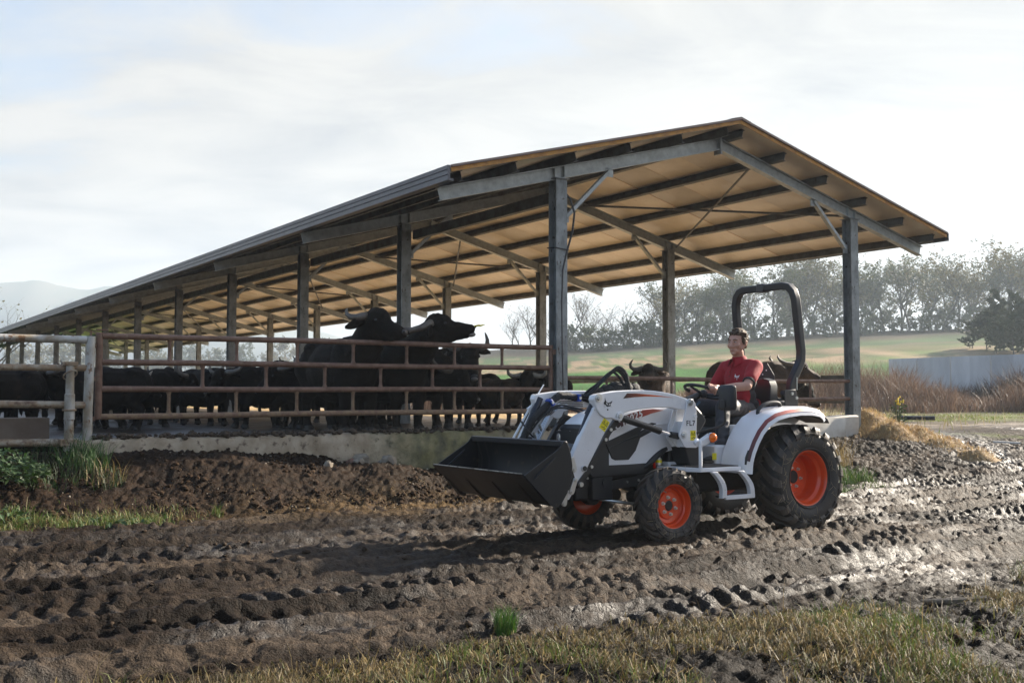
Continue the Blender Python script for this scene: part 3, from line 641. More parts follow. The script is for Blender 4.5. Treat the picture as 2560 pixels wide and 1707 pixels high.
for z, r, mm in ((1.862, 0.045, wpipe), (1.54, 0.038, rpipe), (1.125, 0.042, rpipe), (0.70, 0.045, rpipe)):
    c1 = -6.68 if z > 0.8 else -6.92
    m = MB(); m.tube([(x, 0.0, z+(0.02 if z < 1.3 else -0.005)*(-7-x)/1.2) for x in np.linspace(-10.2, c1, 14)], r, 12); m.build('rail', mm, fen)
m = MB(); m.tube([(-6.645, 0, 0.45), (-6.65, 0, 1.0), (-6.635, 0, 1.905)], 0.052, 14); m.build('post', wpipe, fen)
m = MB(); m.tube([(-6.862, -0.07, 0.45), (-6.862, -0.07, 0.95), (-6.86, -0.07, 0.96), (-6.86, -0.07, 1.24), (-6.86, -0.07, 1.25), (-6.86, -0.07, 1.60)], [0.055, 0.050, 0.058, 0.054, 0.046, 0.044], 14)
m.build('post', wpipe, fen)
m = MB(); m.box((-6.86, -0.07, 1.585), (0.15, 0.10, 0.045)); m.build('clamp', rpipe, fen, 0.006)
m = MB(); m.box((-6.865, -0.07, 0.70), (0.19, 0.13, 0.085)); m.build('clamp', rpipe, fen, 0.01)
m = MB(); m.tube([(-6.86+0.072*math.cos(t), -0.07+0.06*math.sin(t), 1.46+0.05*math.cos(t*1.0+1.2)) for t in np.linspace(0, 6.28, 16)[:-1]], 0.009, 6, closed=True); m.build('wire_loop', rpipe, fen)
m = MB(); m.tube([(-6.86+0.068*math.cos(t), -0.07+0.068*math.sin(t), 1.065) for t in np.linspace(0, 6.28, 16)[:-1]], 0.012, 6, closed=True); m.build('collar', rpipe, fen)
for x in (-8.6, -10.1): m = MB(); m.tube([(x, 0.0, 0.45), (x, 0, 1.9)], 0.05, 12); m.build('post', wpipe, fen)
# gable end fence (right of the corner post) and side fence along the far posts
gf = thing('gable_fence', 'brown two rail pipe fence across the gable end behind the tractor', 'fence', sh(-0.02, 0, 0), YAW)
for z in (1.487, 1.168): m = MB(); m.tube([(x, 0, z+0.01*math.sin(x)) for x in np.linspace(0.13, WID-0.12, 16)], 0.034, 12); m.build('rail', gate_m, gf)
for c in (0.9, 2.22, 3.9, 5.48): m = MB(); m.tube([(c, 0, 1.19), (c, 0, 1.465)], 0.02, 8); m.build('strut', gate_m, gf)
m = MB(); m.tube([(0.09, -0.13, 0.7), (0.09, -0.13, 2.02)], 0.036, 10); 
sf = thing('side_fence', 'dull steel rail fence along the far row of shed posts', 'fence', sh(0, WID, 0), YAW)
for i in range(NF-1):
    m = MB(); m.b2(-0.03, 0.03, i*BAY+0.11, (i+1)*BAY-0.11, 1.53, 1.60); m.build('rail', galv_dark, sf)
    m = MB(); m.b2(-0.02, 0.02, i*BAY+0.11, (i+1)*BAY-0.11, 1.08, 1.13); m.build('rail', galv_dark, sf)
# fence far back on the left, beyond the herd
lf = thing('rear_fence', 'low dark rail fence closing the pen far behind the herd', 'fence', sh(28, -11, 0), YAW)
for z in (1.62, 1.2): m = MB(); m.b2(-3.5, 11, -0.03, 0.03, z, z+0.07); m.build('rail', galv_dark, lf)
for c in np.arange(-3.4, 11, 2.4): m = MB(); m.b2(c-0.04, c+0.04, -0.1, -0.03, 0.6, 1.75); m.build('post', galv_dark, lf)
for i in range(4): m = MB(); m.tube([(WID+0.11, 0, 1.41+i*0.13), (WID+0.19, -0.02, 1.41+i*0.13)], 0.006, 5); m.build('hook', galv, shed)
# ------------------------------------------------------------------ tractor (local: x forward, y left, z up; origin on the ground under the rear axle)
white = mat('white_paint', (0.78, 0.78, 0.79), 0.25, coat=0.4, col2=(0.70, 0.69, 0.68), nscale=2.5, nlo=0.5, nhi=0.8, rough2=0.38)
white_d = mat('splashed_white_paint', (0.72, 0.72, 0.73), 0.32, coat=0.2, col2=(0.60, 0.59, 0.58), nscale=3, nlo=0.5, nhi=0.8, col3=(0.12, 0.085, 0.055), n3=28, lo3=0.66, hi3=0.72)
blackp = mat('black_plastic', (0.013, 0.013, 0.015), 0.42, col2=(0.019, 0.018, 0.018), nscale=8, rough2=0.55, bump=0.04, bscale=150)
blackm = mat('black_metal', (0.017, 0.017, 0.019), 0.34, 0.1, coat=0.15, col2=(0.03, 0.027, 0.024), nscale=4, rough2=0.5)
chas = mat('chassis_black', (0.013, 0.013, 0.014), 0.5, col2=(0.035, 0.028, 0.022), nscale=6, rough2=0.75)
buck = mat('bucket_black', (0.010, 0.011, 0.014), 0.36, 0.25, col2=(0.018, 0.017, 0.017), nscale=3.0, rough2=0.5, col3=(0.055, 0.042, 0.032), n3=9, lo3=0.62, hi3=0.76)
buck_w = mat('worn_bucket_steel', (0.045, 0.036, 0.030), 0.34, 0.5, col2=(0.085, 0.068, 0.055), nscale=4, nlo=0.42, nhi=0.66, rough2=0.48, stretch=(0.4, 1.5, 1))
orange = mat('orange_paint', (0.78, 0.085, 0.012), 0.28, coat=0.4, col2=(0.66, 0.07, 0.012), nscale=5, rough2=0.36, col3=(0.20, 0.07, 0.03), n3=26, lo3=0.70, hi3=0.78)
tyre_m = mat('tyre_rubber', (0.018, 0.017, 0.017), 0.55, col2=(0.048, 0.038, 0.030), nscale=5, nlo=0.42, nhi=0.64, rough2=0.75, bump=0.15, bscale=50, col3=(0.10, 0.075, 0.053), n3=9, lo3=0.58, hi3=0.74)
tyre_mud = mat('muddy_tyre_tread', (0.075, 0.057, 0.042), 0.7, col2=(0.035, 0.029, 0.025), nscale=7, nlo=0.45, nhi=0.62, rough2=0.5, bump=0.5, bscale=35, col3=(0.14, 0.105, 0.075), n3=14, lo3=0.58, hi3=0.72)
straw_m = mat('dry_straw', (0.48, 0.38, 0.22), 0.8, objvar=0.1)
steel = mat('zinc_steel', (0.62, 0.62, 0.60), 0.30, 0.9)
chrome = mat('chrome_rod', (0.75, 0.75, 0.76), 0.12, 1.0)
rubber = mat('hose_rubber', (0.014, 0.014, 0.015), 0.5, bump=0.1)
sleeve_m = mat('woven_sleeve', (0.012, 0.012, 0.013), 0.75, col2=(0.03, 0.03, 0.03), nscale=60, bump=0.8, bscale=90)
yel = mat('warning_yellow', (0.80, 0.68, 0.01), 0.45); ink = mat('black_print', (0.01, 0.01, 0.01), 0.5); wht = mat('white_print', (0.85, 0.85, 0.85), 0.4)
blue = mat('blue_clamp', (0.008, 0.06, 0.36), 0.4); amber = mat('amber_lens', (0.85, 0.22, 0.01), 0.12, coat=0.6, trans=0.25); redp = mat('red_plastic', (0.65, 0.03, 0.015), 0.4); yelp = mat('yellow_plastic', (0.85, 0.42, 0.01), 0.4)
navy = mat('cylinder_navy', (0.016, 0.018, 0.028), 0.30, 0.3, coat=0.3)
lens_m = mat('headlight_glass', (0.80, 0.76, 0.72), 0.06, 0.55, coat=0.8, col2=(0.35, 0.28, 0.25), nscale=22, nlo=0.45, nhi=0.6)
mirror_m = mat('mirror_shell', (0.014, 0.0145, 0.016), 0.5, bump=0.08, bscale=200)
mat_floor = mat('floor_mat', (0.03, 0.028, 0.026), 0.8, col2=(0.11, 0.085, 0.06), nscale=9, nlo=0.45, nhi=0.65, bump=0.4)
def grad(name, stops, axis=0, x0=0.0, x1=1.0):
    m = mat(name, (0.5, 0.1, 0.05), 0.32); t = m.node_tree; k = t.links; B = t.nodes['Principled BSDF']
    c = t.nodes.new('ShaderNodeTexCoord'); s = t.nodes.new('ShaderNodeSeparateXYZ'); k.new(c.outputs['Object'], s.inputs[0])
    r = t.nodes.new('ShaderNodeMapRange'); r.inputs[1].default_value = x0; r.inputs[2].default_value = x1; k.new(s.outputs[axis], r.inputs[0])
    q = t.nodes.new('ShaderNodeValToRGB'); e = q.color_ramp.elements
    for i, (p, cc) in enumerate(stops):
        if i < 2: e[i].position = p; e[i].color = (*cc, 1)
        else: n = e.new(p); n.color = (*cc, 1)
    k.new(r.outputs[0], q.inputs[0]); k.new(q.outputs[0], B.inputs['Base Color']); return m
TR = thing('compact_tractor', 'white compact tractor with orange wheels and a black front loader bucket', 'tractor', (T0.x, T0.y, -0.0196), TROT)
def P(name, mb, m, par=None, bevel=0, sharp=35, seg=2): return mb.build(name, m, par or TR, bevel, sharp, seg=seg)
def text(body, name, par, m, loc, size, xdir, up, depth=0.0015, bold=0.0, shear=0.0, spacing=1.0, sx=1.0):
    cu = bpy.data.curves.new(name, 'FONT'); cu.body = body; cu.size = size; cu.extrude = depth; cu.offset = bold; cu.shear = shear; cu.space_character = spacing; cu.align_x = 'CENTER'; cu.align_y = 'CENTER'; cu.resolution_u = 3
    tmp = bpy.data.objects.new(name, cu); COL.objects.link(tmp); dg = bpy.context.evaluated_depsgraph_get(); dg.update()
    me = bpy.data.meshes.new_from_object(tmp.evaluated_get(dg)); bpy.data.objects.remove(tmp); bpy.data.curves.remove(cu)
    x = Vector(xdir).normalized(); u = Vector(up); u = (u-x*u.dot(x)).normalized(); n = x.cross(u)
    M = Matrix(((x.x*sx, u.x, n.x, loc[0]), (x.y*sx, u.y, n.y, loc[1]), (x.z*sx, u.z, n.z, loc[2]), (0, 0, 0, 1)))
    me.transform(M); me.materials.clear(); me.materials.append(m); return link(name, me, par)
# wheels -------------------------------------------------
def tyre(Rr, rim, w, nl, lugh, side):
    """tyre about the local Y axis, outer face at y=0, body towards -side*y"""
    m = MB(); h = w/2; yc = -h
    rc = Rr-lugh
    pr = [(rim, yc+h*0.74), (rim+0.018, yc+h*0.86), (rim+0.06, yc+h*0.985), (rim+(rc-rim)*0.62, yc+h*1.0), (rc-0.045, yc+h*0.93), (rc-0.015, yc+h*0.78), (rc, yc+h*0.45), (rc+0.006, yc), (rc, yc-h*0.45), (rc-0.015, yc-h*0.78), (rc-0.045, yc-h*0.93), (rim+(rc-rim)*0.62, yc-h*1.0), (rim+0.06, yc-h*0.985), (rim+0.018, yc-h*0.86), (rim, yc-h*0.74)]
    m.mi = 0; m.lathe(pr, 72)
    # bead ribs on the sidewall
    for rr in (rim+0.035, rim+(rc-rim)*0.80):
        yy = yc+h*(0.955 if rr < rim+0.05 else 1.0)
        m.tube([(rr*math.cos(a), yy, rr*math.sin(a)) for a in np.linspace(0, 2*math.pi, 73)[:-1]], 0.006, 6, closed=True)
    m.mi = 1
    for sd in (1, -1):
        for i in range(nl):
            th0 = 2*math.pi*(i+(0.5 if sd < 0 else 0))/nl; vs = []
            st = [(-0.10, 0.0, 1.0, 0), (0.30, -0.42, 1.0, 0), (0.62, -0.78, 1.0, -0.004), (0.88, -1.0, 1.06, -0.016), (1.015, -1.08, 1.1, -0.05), (1.03, -1.12, 1.1, -0.085)]
            for (u, sk, wd, drop) in st:
                th = th0+sk*(2*math.pi/nl)*1.05*(1)
                hw = (math.pi*2/nl)*0.21*wd
                rt = Rr+drop; rb = rc-0.02+drop
                y = yc+sd*u*h
                for (a_, r_) in ((-hw*1.18, rb), (-hw, rt), (hw, rt), (hw*1.18, rb)):
                    yy = y if r_ == rt else (y if abs(u) < 0.95 else yc+sd*0.93*h)
                    q = r_*(1+random.uniform(-.004, .004)) if r_ == rt else r_
                    vs.append((q*math.cos(th+a_), yy, q*math.sin(th+a_)))
            fs = []
            for j in range(len(st)-1):
                for e in range(3): fs.append((j*4+e, j*4+e+1, j*4+4+e+1, j*4+4+e))
            fs += [(0, 1, 2, 3), tuple(len(st)*4-4+q for q in (3, 2, 1, 0))]
            m.add(vs, fs)
    return m
def rim_mesh(rim, w, dish, nb, hubr, bolt_r, flange):
    """orange steel rim, outer flange at y=0, disc recessed by dish"""
    m = MB(); t = 0.007
    pr = [(flange, 0.0), (flange-0.006, 0.006), (flange-0.014, 0.004), (rim-0.002, -0.010), (rim-0.006, -0.05), (rim-0.026, -0.075), (rim-0.030, -dish*0.62), (rim-0.022, -dish*0.8), (rim-0.034, -dish), (rim*0.66, -dish-0.004), (rim*0.60, -dish+0.018), (hubr, -dish+0.020)]
    m.lathe(pr+[(hubr, -dish+0.010), (rim*0.66, -dish-0.014), (rim-0.03, -dish-0.012), (rim-0.012, -w*0.75), (rim-0.004, -w+0.02), (flange-0.01, -w), (flange, -w+0.004), (rim+0.004, -w+0.02), (rim+0.002, -0.012)], 64, close=True)
    return m
def wheel(name, f, l, Rr, rim, flange, w, nl, lugh, dish, hubr, bolt_r, spin, hub_in, sink=0.0):
    sd = 1 if l > 0 else -1
    o = rim_mesh(rim, w-0.07, dish, 6, hubr, bolt_r, flange).build(name, orange, TR, sharp=30)
    o.location = (f, l, Rr-sink); o.rotation_euler = (0, spin, 0) if sd > 0 else (0, spin, math.pi)
    tt = tyre(Rr, rim+0.002, w, nl, lugh, 1).build('tyre', [tyre_m, tyre_mud], o, sharp=40); tt.location = (0, 0.030, 0)
    for i in range(6):
        a = 2*math.pi*(i+0.5)/6; b = MB(); x, z = bolt_r*math.cos(a), bolt_r*math.sin(a)
        b.cyl((x, -dish+0.018, z), (x, -dish+0.025, z), 0.016, 10); b.cyl((x, -dish+0.025, z), (x, -dish+0.042, z), 0.011, 6); P('lug_nut', b, steel, o)
    b = MB(); b.lathe([(hubr, -dish-0.02), (hubr, -dish+hub_in), (hubr-0.012, -dish+hub_in+0.01), (0.001, -dish+hub_in+0.01)], 24); P('hub', b, chas, o)
    b = MB(); a = 1.2; b.cyl((rim*0.86*math.cos(a), -dish*0.5, rim*0.86*math.sin(a)), (rim*0.80*math.cos(a), -dish*0.5+0.03, rim*0.8*math.sin(a)), 0.006, 6); P('valve', b, steel, o)
    return o
random.seed(5)
SP = -math.pi/2
fl = wheel('front_wheel', 1.624, 0.672, 0.322, 0.178, 0.193, 0.215, 18, 0.024, 0.085, 0.045, 0.072, 0.2, 0.012)
fr = wheel('front_wheel', 1.624, -0.672, 0.322, 0.178, 0.193, 0.215, 18, 0.024, 0.085, 0.045, 0.072, 0.9, 0.012)
rl = wheel('rear_wheel', 0.0, 0.690, 0.490, 0.236, 0.258, 0.385, 20, 0.036, 0.20, 0.062, 0.092, 0.35, 0.02)
rr_ = wheel('rear_wheel', 0.0, -0.690, 0.490, 0.236, 0.258, 0.385, 20, 0.036, 0.20, 0.062, 0.092, 1.1, 0.02)
# straw stuck to the tyres
def straws(n, rmin, rmax, y, par, seed):
    random.seed(seed); m = MB()
    for _ in range(n):
        a = random.uniform(0, 6.28); r = random.uniform(rmin, rmax); L = random.uniform(0.03, 0.10); d = random.uniform(0, 6.28)
        p = Vector((r*math.cos(a), y+random.uniform(0, 0.010), r*math.sin(a))); e = Vector((math.cos(d), 0.1*random.uniform(-1, 1), math.sin(d)))*L; mid = p+e*0.5+Vector((random.uniform(-1, 1), .3, random.uniform(-1, 1)))*0.010
        m.tube([p, mid, p+e], 0.0008, 4)
    o = m.build('stuck_straw', straw_m, par); o['kind'] = 'stuff'
straws(75, 0.30, 0.45, 0.028, rl, 4); straws(26, 0.22, 0.29, 0.028, fl, 6)
# hood -----------------------------------------------------
def section(f, hw, zb, zt, rnd):
    pts = [(-hw, zb)]
    for i in range(7): a = math.pi-(math.pi/2)*i/6; pts.append((-hw+rnd[0]+rnd[0]*math.cos(a), zt-rnd[1]+rnd[1]*math.sin(a)))
    pts += [(-x, z) for x, z in pts[::-1]]
    return [(f, x, z) for x, z in pts]
def loft(mb, secs):
    n = len(secs[0]); vs = [p for s_ in secs for p in s_]; fs = []
    for i in range(len(secs)-1):
        for j in range(n-1): fs.append((i*n+j, (i+1)*n+j, (i+1)*n+j+1, i*n+j+1))
    fs += [tuple(range(n)), tuple((len(secs)-1)*n+n-1-j for j in range(n))]; return mb.add(vs, fs)
m = MB()
HS = [(1.15, .262, .787, 1.205), (1.30, .264, .760, 1.205), (1.505, .265, .720, 1.195), (1.535, .265, .690, 1.19), (1.575, .265, .660, 1.185), (1.80, .265, .655, 1.155), (1.99, .262, .655, 1.095), (2.03, .26, .668, 1.078), (2.10, .252, .786, 1.035), (2.105, .25, .90, 1.03), (2.14, .235, .955, 1.005)]
loft(m, [section(f, w, zb, zt, (0.12, 0.085)) for f, w, zb, zt in HS]); P('hood', m, white, None, 0.006, 30)
hood = bpy.data.objects['hood']
m = MB(); m.tube([(f, 0.2665, z) for f, z in ((1.20, 1.00), (1.45, 0.995), (1.62, 0.955), (1.72, 0.905))], [0.002, 0.008, 0.007, 0.001], 6); P('crease', m, white, hood)
# lower black body and nose
m = MB(); loft(m, [section(f, w, zb, zt, (0.02, 0.02)) for f, w, zb, zt in ((1.56, .255, .60, .75), (1.62, .262, .575, .85), (2.04, .262, .565, .92), (2.15, .262, .56, .93), (2.20, .245, .60, .94))]); P('lower_cowl', m, blackp, None, 0.008)
m = MB(); loft(m, [section(f, w, zb, zt, (0.08, 0.06)) for f, w, zb, zt in ((2.05, .245, .75, 1.01), (2.155, .240, .72, .995), (2.185, .215, .70, .965))]); g = P('grille', m, blackp, None, 0.006)
for i in range(6): m = MB(); m.b2(2.186, 2.194, -0.13, 0.13, 0.735+i*0.022, 0.742+i*0.022); P('slat', m, blackm, g)
for s_ in (-1, 1):
    m = MB(); m.add([(2.200, s_*0.135, .80), (2.200, s_*0.165, .955), (2.165, s_*0.228, .965), (2.165, s_*0.232, .83), (2.17, s_*0.20, .775)], [(0, 1, 2, 3, 4) if s_ < 0 else (4, 3, 2, 1, 0)]); m.ell((2.185, s_*0.185, .875), (0.02, 0.05, 0.075), n=12); P('headlight', m, lens_m)
    m = MB(); m.ell((2.185, s_*0.175, .835), (0.028, 0.026, 0.026), n=10); P('lamp_bulb', m, chrome, bpy.data.objects['headlight' if s_ < 0 else 'headlight.001'])
# side vent panel
VP = [(2.035, .848), (1.70, .969), (1.515, 1.011), (1.462, 1.005), (1.478, .945), (1.648, .879), (1.70, .771), (1.777, .695), (1.926, .695), (1.963, .711)]
for s_ in (1, -1): m = MB(); m.prism(VP, s_*0.255, s_*0.2715); v_ = P('side_vent', m, blackp, hood, 0.006); m = MB(); m.tube([(2.0, s_*.2725, .80), (1.80, s_*.2735, .868), (1.66, s_*.2735, .905), (1.56, s_*.2725, .955)], [0.003, 0.008, 0.008, 0.003], 6); P('vent_rib', m, blackp, v_)
# decals
dk, rd, pk = (0.035, 0.018, 0.02), (0.42, 0.055, 0.035), (0.62, 0.20, 0.14)
dec = grad('hood_decal', [(0, (0.62, 0.22, 0.16)), (1, dk), (0.35, (0.50, 0.09, 0.06)), (0.62, (0.20, 0.035, 0.03))], 0, 1.36, 1.90)
m = MB(); m.prism([(1.945, .945), (1.94, 1.02), (1.78, 1.085), (1.625, 1.122), (1.50, 1.130), (1.375, 1.118), (1.52, 1.09), (1.68, 1.045), (1.82, .992)], 0.2655, 0.2672); d1 = P('side_decal', m, dec, hood)
text('CT', 'model_lettering', hood, wht, (1.872, .268, .998), 0.088, (-1, 0, .42), (0, 0, 1), 0.0012, 0.0018, 0.25, 1.14, 1.1)
text('2025', 'model_lettering', hood, wht, (1.722, .268, 1.058), 0.088, (-1, 0, .33), (0, 0, 1), 0.0012, 0.0018, 0.25, 1.14, 1.05)
dec2 = grad('arm_decal', [(0, (0.60, 0.09, 0.02)), (1, (0.02, 0.012, 0.012)), (0.42, (0.75, 0.12, 0.012)), (0.72, (0.25, 0.05, 0.015))], 0, 1.45, 2.0)
# loader ----------------------------------------------------
BOOM = [(2.312, 1.215), (2.301, 1.247), (2.259, 1.261), (2.17, 1.274), (2.077, 1.285), (1.929, 1.293), (1.753, 1.293), (1.66, 1.288), (1.573, 1.279), (1.48, 1.266), (1.402, 1.251), (1.29, 1.222), (1.235, 1.185), (1.25, 1.135), (1.297, 1.122), (1.364, 1.124), (1.469, 1.142), (1.587, 1.146), (1.703, 1.140), (1.83, 1.130), (1.93, 1.116), (1.985, 1.103), (2.005, 1.062), (2.035, 1.038), (2.075, 1.040), (2.12, 1.058), (2.19, 1.06), (2.245, 1.09), (2.285, 1.145)]
LOWER = [(2.296, 1.15), (2.15, 1.16), (2.06, 1.07), (2.097, 1.049), (2.177, .948), (2.286, .78), (2.374, .644), (2.47, .545), (2.50, .530), (2.53, .575), (2.557, .651), (2.536, .726), (2.431, .922)]
POSTP = [(1.298, 1.203), (1.268, 1.222), (1.232, 1.215), (1.203, 1.18), (1.190, 1.12), (1.185, 1.064), (1.19, .985), (1.191, .923), (1.176, .82), (1.182, .797), (1.20, .790), (1.31, .795), (1.335, .806), (1.378, .87), (1.393, .893), (1.392, .925), (1.375, .96), (1.350, 1.01), (1.330, 1.065), (1.315, 1.12)]
def bolt(par, f, z, l, s_, r=0.030, body=True):
    m = MB(); m.cyl((f, l, z), (f, l+s_*0.010, z), r, 16); m.cyl((f, l+s_*0.010, z), (f, l+s_*0.024, z), r*0.62, 6); m.cyl((f, l+s_*0.024, z), (f, l+s_*0.027, z), r*0.34, 8); P('pivot_bolt', m, steel, par)
for s_ in (1, -1):
    a = MB(); a.prism(BOOM, s_*0.395, s_*0.470); arm = P('loader_arm', a, white, None, 0.007)
    a = MB(); a.prism(LOWER, s_*0.400, s_*0.455); low = P('lower_arm', a, white_d, arm, 0.008)
    a = MB(); a.prism(POSTP, s_*0.474, s_*0.488); pst = P('loader_post', a, white, None, 0.003)
    a = MB(); a.prism(POSTP, s_*0.365, s_*0.377); a.b2(1.205, 1.32, s_*0.378, s_*0.473, .80, 1.02); P('post_web', a, white, pst)
    a = MB(); a.prism([(1.345, 1.12), (1.26, 1.12), (1.24, .82), (1.36, .80), (1.42, .88), (1.40, .98)], s_*0.345, s_*0.360); P('post_bracket', a, white_d, pst)
    bolt(pst, 1.268, 1.187, s_*0.488, s_); bolt(pst, 1.345, .905, s_*0.488, s_); bolt(arm, 2.045, 1.075, s_*0.470, s_, 0.034); bolt(arm, 2.262, 1.228, s_*0.470, s_, 0.034)
    a = MB(); a.prism([(2.08, 1.045), (2.07, 1.105), (2.03, 1.115), (2.00, 1.08), (2.03, 1.035)], s_*0.470, s_*0.482); P('lug_plate', a, white, arm, 0.003)
    a = MB(); a.prism([(1.30, 1.165), (1.285, 1.215), (1.25, 1.215), (1.245, 1.16)], s_*0.488, s_*0.494); P('lug_plate', a, white, pst, 0.003)
    a = MB(); a.cyl((1.208, s_*0.488, 1.065), (1.208, s_*0.496, 1.065), 0.018, 16); P('plug', a, white, pst)
    a = MB(); a.tube([(2.085, s_*.435, 1.085), (2.06, s_*.435, 1.077), (2.055, s_*.435, 1.076), (1.62, s_*.435, .957), (1.58, s_*.435, .946), (1.57, s_*.435, .943)], [.026, .034, .029, .029, .031, .031], 16); a2 = P('lift_cylinder', a, blackm)
    a = MB(); a.cyl((1.57, s_*.435, .943), (1.43, s_*.435, .905), .0125, 12); P('piston_rod', a, chrome, a2)
    a = MB(); a.tube([(1.45, s_*.435, .91), (1.36, s_*.435, .895)], [.026, .03], 10); P('rod_eye', a, blackm, a2)
    a = MB(); a.tube([(2.245, s_*.400, 1.225), (2.285, s_*.400, 1.145), (2.30, s_*.400, 1.12), (2.315, s_*.400, 1.09)], [.030, .030, .034, .034], 14); a2 = P('dump_cylinder', a, navy)
    a = MB(); a.cyl((2.312, s_*.405, 1.092), (2.51, s_*.42, .70), .030, 16); P('barrel', a, navy, a2)
    a = MB(); a.tube([(2.00, s_*.37, 1.04), (2.10, s_*.37, .93), (2.25, s_*.37, .70), (2.36, s_*.37, .565), (2.42, s_*.37, .50)], .024, 4, sq=(0, 1, 0)); a2 = P('stand_leg', a, blackm)
    for f, z in ((2.075, .962), (2.13, .88), (2.28, .66)): a = MB(); a.cyl((f, s_*.394, z), (f, s_*.405, z), .014, 10); P('bolt', a, steel, a2)
    a = MB(); a.cyl((2.395, s_*.375, .520), (2.395, s_*.415, .520), .020, 12); P('bolt', a, steel, a2)
    a = MB(); a.cyl((2.405, s_*.455, .655), (2.405, s_*.468, .655), .026, 20); P('cap', a, white, low); a = MB(); a.cyl((2.405, s_*.468, .655), (2.405, s_*.473, .655), .021, 20); P('cap_plug', a, blackp, low)
    # bucket linkage
    def lk(p, q, r, l): m = MB(); m.tube([(p[0], l, p[1]), (q[0], l, q[1])], r, 12); d = s_*0.012; m2 = MB(); n = []; 
    for (p, q) in (((2.540, .735), (2.520, .655)), ((2.510, .565), (2.545, .475)), ((2.605, .45), (2.62, .385))):
        m = MB(); pp, qq = Vector((p[0], 0, p[1])), Vector((q[0], 0, q[1])); d = (qq-pp).normalized(); n = Vector((-d.z, 0, d.x)); pl = []
        for i in range(9): t = math.pi*i/8; v = pp+(n*math.cos(t)-d*math.sin(t))*0.021; pl.append((v.x, v.z))
        for i in range(9): t = math.pi*i/8; v = qq+(-n*math.cos(t)+d*math.sin(t))*0.025; pl.append((v.x, v.z))
        m.prism(pl, s_*0.470, s_*0.486); q_ = P('link', m, steel, arm, 0.003)
        for v in (pp, qq): m = MB(); m.cyl((v.x, s_*.486, v.z), (v.x, s_*.494, v.z), .012, 10); P('link_pin', m, steel, q_)
    m = MB(); m.prism([(2.505, .74), (2.53, .655), (2.495, .565), (2.535, .475), (2.575, .49), (2.585, .70), (2.56, .75)], s_*0.455, s_*0.466); P('link_plate', m, blackm, arm)
    m = MB(); m.prism([(2.60, .72), (2.58, .60), (2.565, .50), (2.50, .455), (2.535, .405), (2.60, .42), (2.66, .50), (2.66, .74)], s_*0.395, s_*0.430); P('hitch_plate', m, white_d, arm, 0.003)
arm = bpy.data.objects['loader_arm']; pst = bpy.data.objects['loader_post']; low = bpy.data.objects['lower_arm']
m = MB(); m.prism([(2.002, 1.222), (1.96, 1.266), (1.86, 1.266), (1.757, 1.258), (1.62, 1.248), (1.425, 1.228), (1.60, 1.238), (1.75, 1.240), (1.88, 1.234)], 0.4705, 0.4718); P('arm_stripe', m, dec2, arm)
text('FL7', 'model_lettering', pst, ink, (1.262, .4885, 1.005), 0.064, (-1, 0, 0), (0, 0, 1), 0.001, 0.0012, 0.0, 1.22, 0.95)
# warning stickers
def sticker(par, f0, z0, w, h, l, ang=0.0):
    c, s = math.cos(ang), math.sin(ang)
    def q(x, y): return (f0-(x*c-y*s), z0+(x*s+y*c))
    m = MB(); m.prism([q(-w/2, -h/2), q(w/2, -h/2), q(w/2, h/2), q(-w/2, h/2)], l, l+0.0012); st = P('warning_sticker', m, yel, par)
    for x in (-w*.23, w*.23):
        m = MB(); y0, y1 = h*0.06, h*0.42; t = w*.17
        for (a, b) in (((x-t, y0), (x, y1)), ((x, y1), (x+t, y0)), ((x+t, y0), (x-t, y0))):
            pa, pb = q(*a), q(*b); m.tube([(pa[0], l+0.0018, pa[1]), (pb[0], l+0.0018, pb[1])], 0.0014, 4)
        pa, pb = q(x, y0+.1*h), q(x+.02*w, y0+.2*h); m.tube([(pa[0], l+0.0018, pa[1]), (pb[0], l+0.0018, pb[1])], 0.002, 4); P('warning_symbol', m, ink, st)
    m = MB(); pa, pb = q(-w*.45, 0), q(w*.45, 0); m.tube([(pa[0], l+.0018, pa[1]), (pb[0], l+.0018, pb[1])], .0009, 4)
    pa, pb = q(-w*.28, -h*.30), q(w*.05, -h*.22); m.tube([(pa[0], l+.0018, pa[1]), (pb[0], l+.0018, pb[1])], .003, 4); pc = q(w*.12, -h*.16); m.ell((pc[0], l+.0016, pc[1]), (.004, .001, .004), n=8)
    pa, pb = q(w*.05, -h*.36), q(w*.3, -h*.26); m.tube([(pa[0], l+.0018, pa[1]), (pb[0], l+.0018, pb[1])], .003, 4); pc = q(w*.34, -h*.24); m.ell((pc[0], l+.0016, pc[1]), (.005, .001, .005), n=8); P('warning_pictogram', m, ink, st)
sticker(pst, 1.235, .900, .062, .085, .488); sticker(low, 2.190, 1.005, .072, .095, .455, -0.62)
